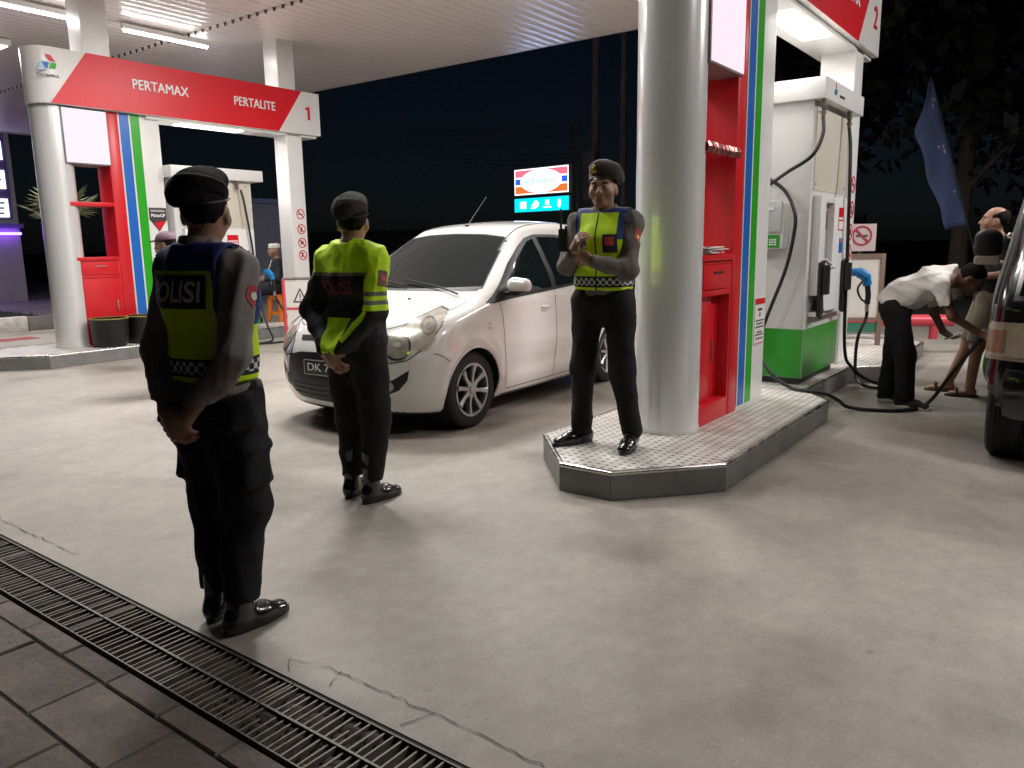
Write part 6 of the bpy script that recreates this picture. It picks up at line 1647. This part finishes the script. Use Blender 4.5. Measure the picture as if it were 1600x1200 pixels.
Ewin = emis('glowing_panel', (.82, .86, 1), 1.6); Ewarm = emis('warm_panel', (1, .6, .35), .9); rg = random.Random(4)
for r, z in enumerate((2.35, 3.12, 3.9, 4.68)):
    for k in range(8):
        x0 = 3.05 + k*.84
        m = MB(); m.box((x0, 24.46, z), (x0 + .56, 24.515, z + .5)); w_ = m.build('glowing_sign', Ewarm if (r, k) in ((1, 6), (2, 3)) else Ewin, t)
        m = MB()
        for q in range(3): zz = z + .08 + .14*q; m.box((x0 + .06, 24.452, zz), (x0 + rg.uniform(.3, .5), 24.458, zz + .05))
        m.build('sign_marks', M_blue, w_, smooth=False)
m = MB(); m.box((4.5, 24.5, -.03), (5.5, 24.59, 1.95)); d_ = m.build('door', M_brown, t, bevel=.01); m = MB(); m.cyl((5.4, 24.47, .95), (5.4, 24.47, 1.1), .015, n=8); m.build('door_handle', M_alu, d_)
bed = thing('planting_bed', 'dark planting bed edged with chipped white kerb blocks at the left edge', 'planting bed', (3, 16.8, 0)); bed['kind'] = 'structure'; del bed['category']
M_kerbw = mat('chipped_white_paint', (.62, .6, .56), .7, var=.35, vscale=7, bump=.3, bscale=25)
for k in range(9):
    x0 = 6.0 - (k+1)*.62; m = MB(); m.box((x0 + .006, 15.25, .001), (x0 + .614, 15.45, .27 + random.uniform(-.01, .01))); m.build('kerb_block', M_kerbw, bed, bevel=.018)
m = MB(); m.box((6.01, 15.27, .001), (6.6, 15.45, .25)); m.build('kerb_block', M_grey, bed, bevel=.015)
m = MB(); m.box((.42, 15.46, .001), (6.6, 18.3, .2)); m.build('soil', M_dirt, bed)
m = MB(); rg = random.Random(9)
for i in range(1600):
    p = Vector((rg.uniform(.5, 6.5), rg.uniform(15.5, 18.2), .2)); a = rg.uniform(0, 6.28); l_ = rg.uniform(.06, .16); d = Vector((cos(a), sin(a), 0)); m.add([p - d*.006, p + d*.006, p + d*rg.uniform(.0, .06) + Vector((0, 0, l_))], [(0, 1, 2)])
tag(m.build('grass', M_leaf, smooth=False), kind='stuff')
m = MB(); m.box((1.8, 13.85, .0), (5.6, 14.25, .004)); tag(m.build('red_ground_line', mat('worn_red_paint', (.35, .06, .07), .6, var=.4, vscale=5)), kind='structure')
def palm(x, y, z, h, n, label, sc=1., seed=1):
    t = thing('fan_palm', label, 'palm', (x, y, z), 0, 'small fan palms behind the far island'); rg = random.Random(seed)
    m = MB(); m.tube([(x, y, z), (x + .02, y, z + h*.5), (x, y + .01, z + h)], [.045, .035, .03], 8); m.build('trunk', M_trunk, t)
    for k in range(n):
        a = 2*pi*k/n + rg.uniform(-.3, .3); el = rg.uniform(.25, 1.1); d = Vector((cos(a)*cos(el), sin(a)*cos(el), sin(el))); o = Vector((x, y, z + h)); c = o + d*.35*sc
        m = MB(); m.tube([o, c], .006, 5); s = d.cross(Vector((0, 0, 1))).normalized(); u = s.cross(d)
        for f in range(13):
            b = (f - 6)/6*1.75; q = d*cos(b) + s*sin(b); L = .48*sc*(1 - .25*abs(b)/1.75); w = q.cross(u).normalized()*.022*sc
            m.add([c, c + q*L*.55 + w, c + q*L - Vector((0, 0, .1*L)), c + q*L*.55 - w], [(0, 1, 2, 3)])
        m.build('leaf', M_palm, t, smooth=False)
palm(6.35, 14.3, .0, 1.9, 9, 'fan palm seen through the opening of the far red cabinet', 1., 3); palm(7.55, 13.7, .0, 1.75, 9, 'fan palm between the far striped panel and dispenser', .9, 8)
# --- trees, wall and low building in the dark
def tree(x, y, h, cr, label, seed):
    t = thing('tree', label, 'tree', (x, y, -.03), 0, 'dark trees across the road'); rg = random.Random(seed); m = MB()
    m.tube([(x, y, -.03), (x + .1, y, h*.3), (x + .05, y + .15, h*.55)], [.22, .16, .1], 10); tips = []
    for k in range(6):
        a = 2*pi*k/6 + rg.uniform(-.4, .4); b = Vector((x + .05, y + .1, h*rg.uniform(.2, .5))); e_ = b + Vector((cos(a)*cr*.6, sin(a)*cr*.6, h*rg.uniform(.1, .35))); m.tube([b, b.lerp(e_, .5) + Vector((0, 0, .2)), e_], [.08, .05, .02], 6); tips.append(e_)
    m.build('trunk', M_trunk, t)
    vs = np.zeros((0, 3)); n = 9000; R_ = np.random.RandomState(seed); cl = [np.array(p) + R_.normal(size=3)*cr*.25 for p in tips for _ in range(3)] + [np.array([x, y, h*.75]) + R_.normal(size=3)*cr*.35 for _ in range(14)]
    c = np.array(cl)[R_.randint(len(cl), size=n)] + R_.normal(size=(n, 3))*cr*.2
    d1 = R_.normal(size=(n, 3)); d1 /= np.linalg.norm(d1, axis=1)[:, None]; d2 = np.cross(d1, R_.normal(size=(n, 3))); d2 /= np.linalg.norm(d2, axis=1)[:, None]; s = R_.uniform(.12, .27, (n, 1))
    P = np.stack([c - d1*s, c + d2*s*.5, c + d1*s, c - d2*s*.5], 1).reshape(-1, 3); np_obj('crown', P, np.arange(4*n).reshape(-1, 4), M_leaf, t, local=False, smooth=False)
for a_ in ((21, 2.6, 11.5, 4.2, 'dark tree behind the blue flag', 1), (22, -5, 12, 4.6, 'dark tree above the roof of the black van', 2), (26, 7.2, 12, 3.6, 'dark tree behind the second dispenser', 3), (25, -1, 13, 4.8, 'taller dark tree behind the blue flag', 4), (17.5, -6.5, 11, 4.5, 'dark tree at the right edge beyond the van', 5)): tree(*a_)
t = thing('boundary_wall', 'long low dark wall across the road behind the white car', 'wall', (36, 26, -.03))
m = MB(); m.box((35.8, 8, -.03), (36.1, 44, 2.3)); m.build('wall_face', mat('dim_wall', (.2, .18, .19), .85, var=.2, vscale=1), t); m = MB(); m.box((35.7, 8, 2.3), (36.2, 44, 2.42)); m.build('wall_coping', M_pole, t)
t = thing('kiosk', 'small kiosk with violet lit shelves behind the seated man', 'kiosk', (17, 24.2, 0))
m = MB(); m.box((16.2, 23.2, -.03), (17.9, 25.4, 2.9)); m.build('wall', M_wallp, t)
m = MB(); m.box((16.0, 23.0, 2.9), (18.1, 25.6, 3.05)); m.build('roof', M_grey, t)
m = MB(); m.box((16.16, 23.4, .6), (16.19, 25.2, 2.7)); m.build('violet_back', mat('violet', (.12, .08, .25), .5), t)
for i in range(3):
    for k in range(4): m = MB(); m.box((16.1, 23.5 + k*.43, .9 + i*.5), (16.15, 23.8 + k*.43, 1.2 + i*.5)); m.build('lit_shelf', emis('violet_glow', (.75, .65, 1), .9) if i + k == 0 else bpy.data.materials['violet_glow'], t)
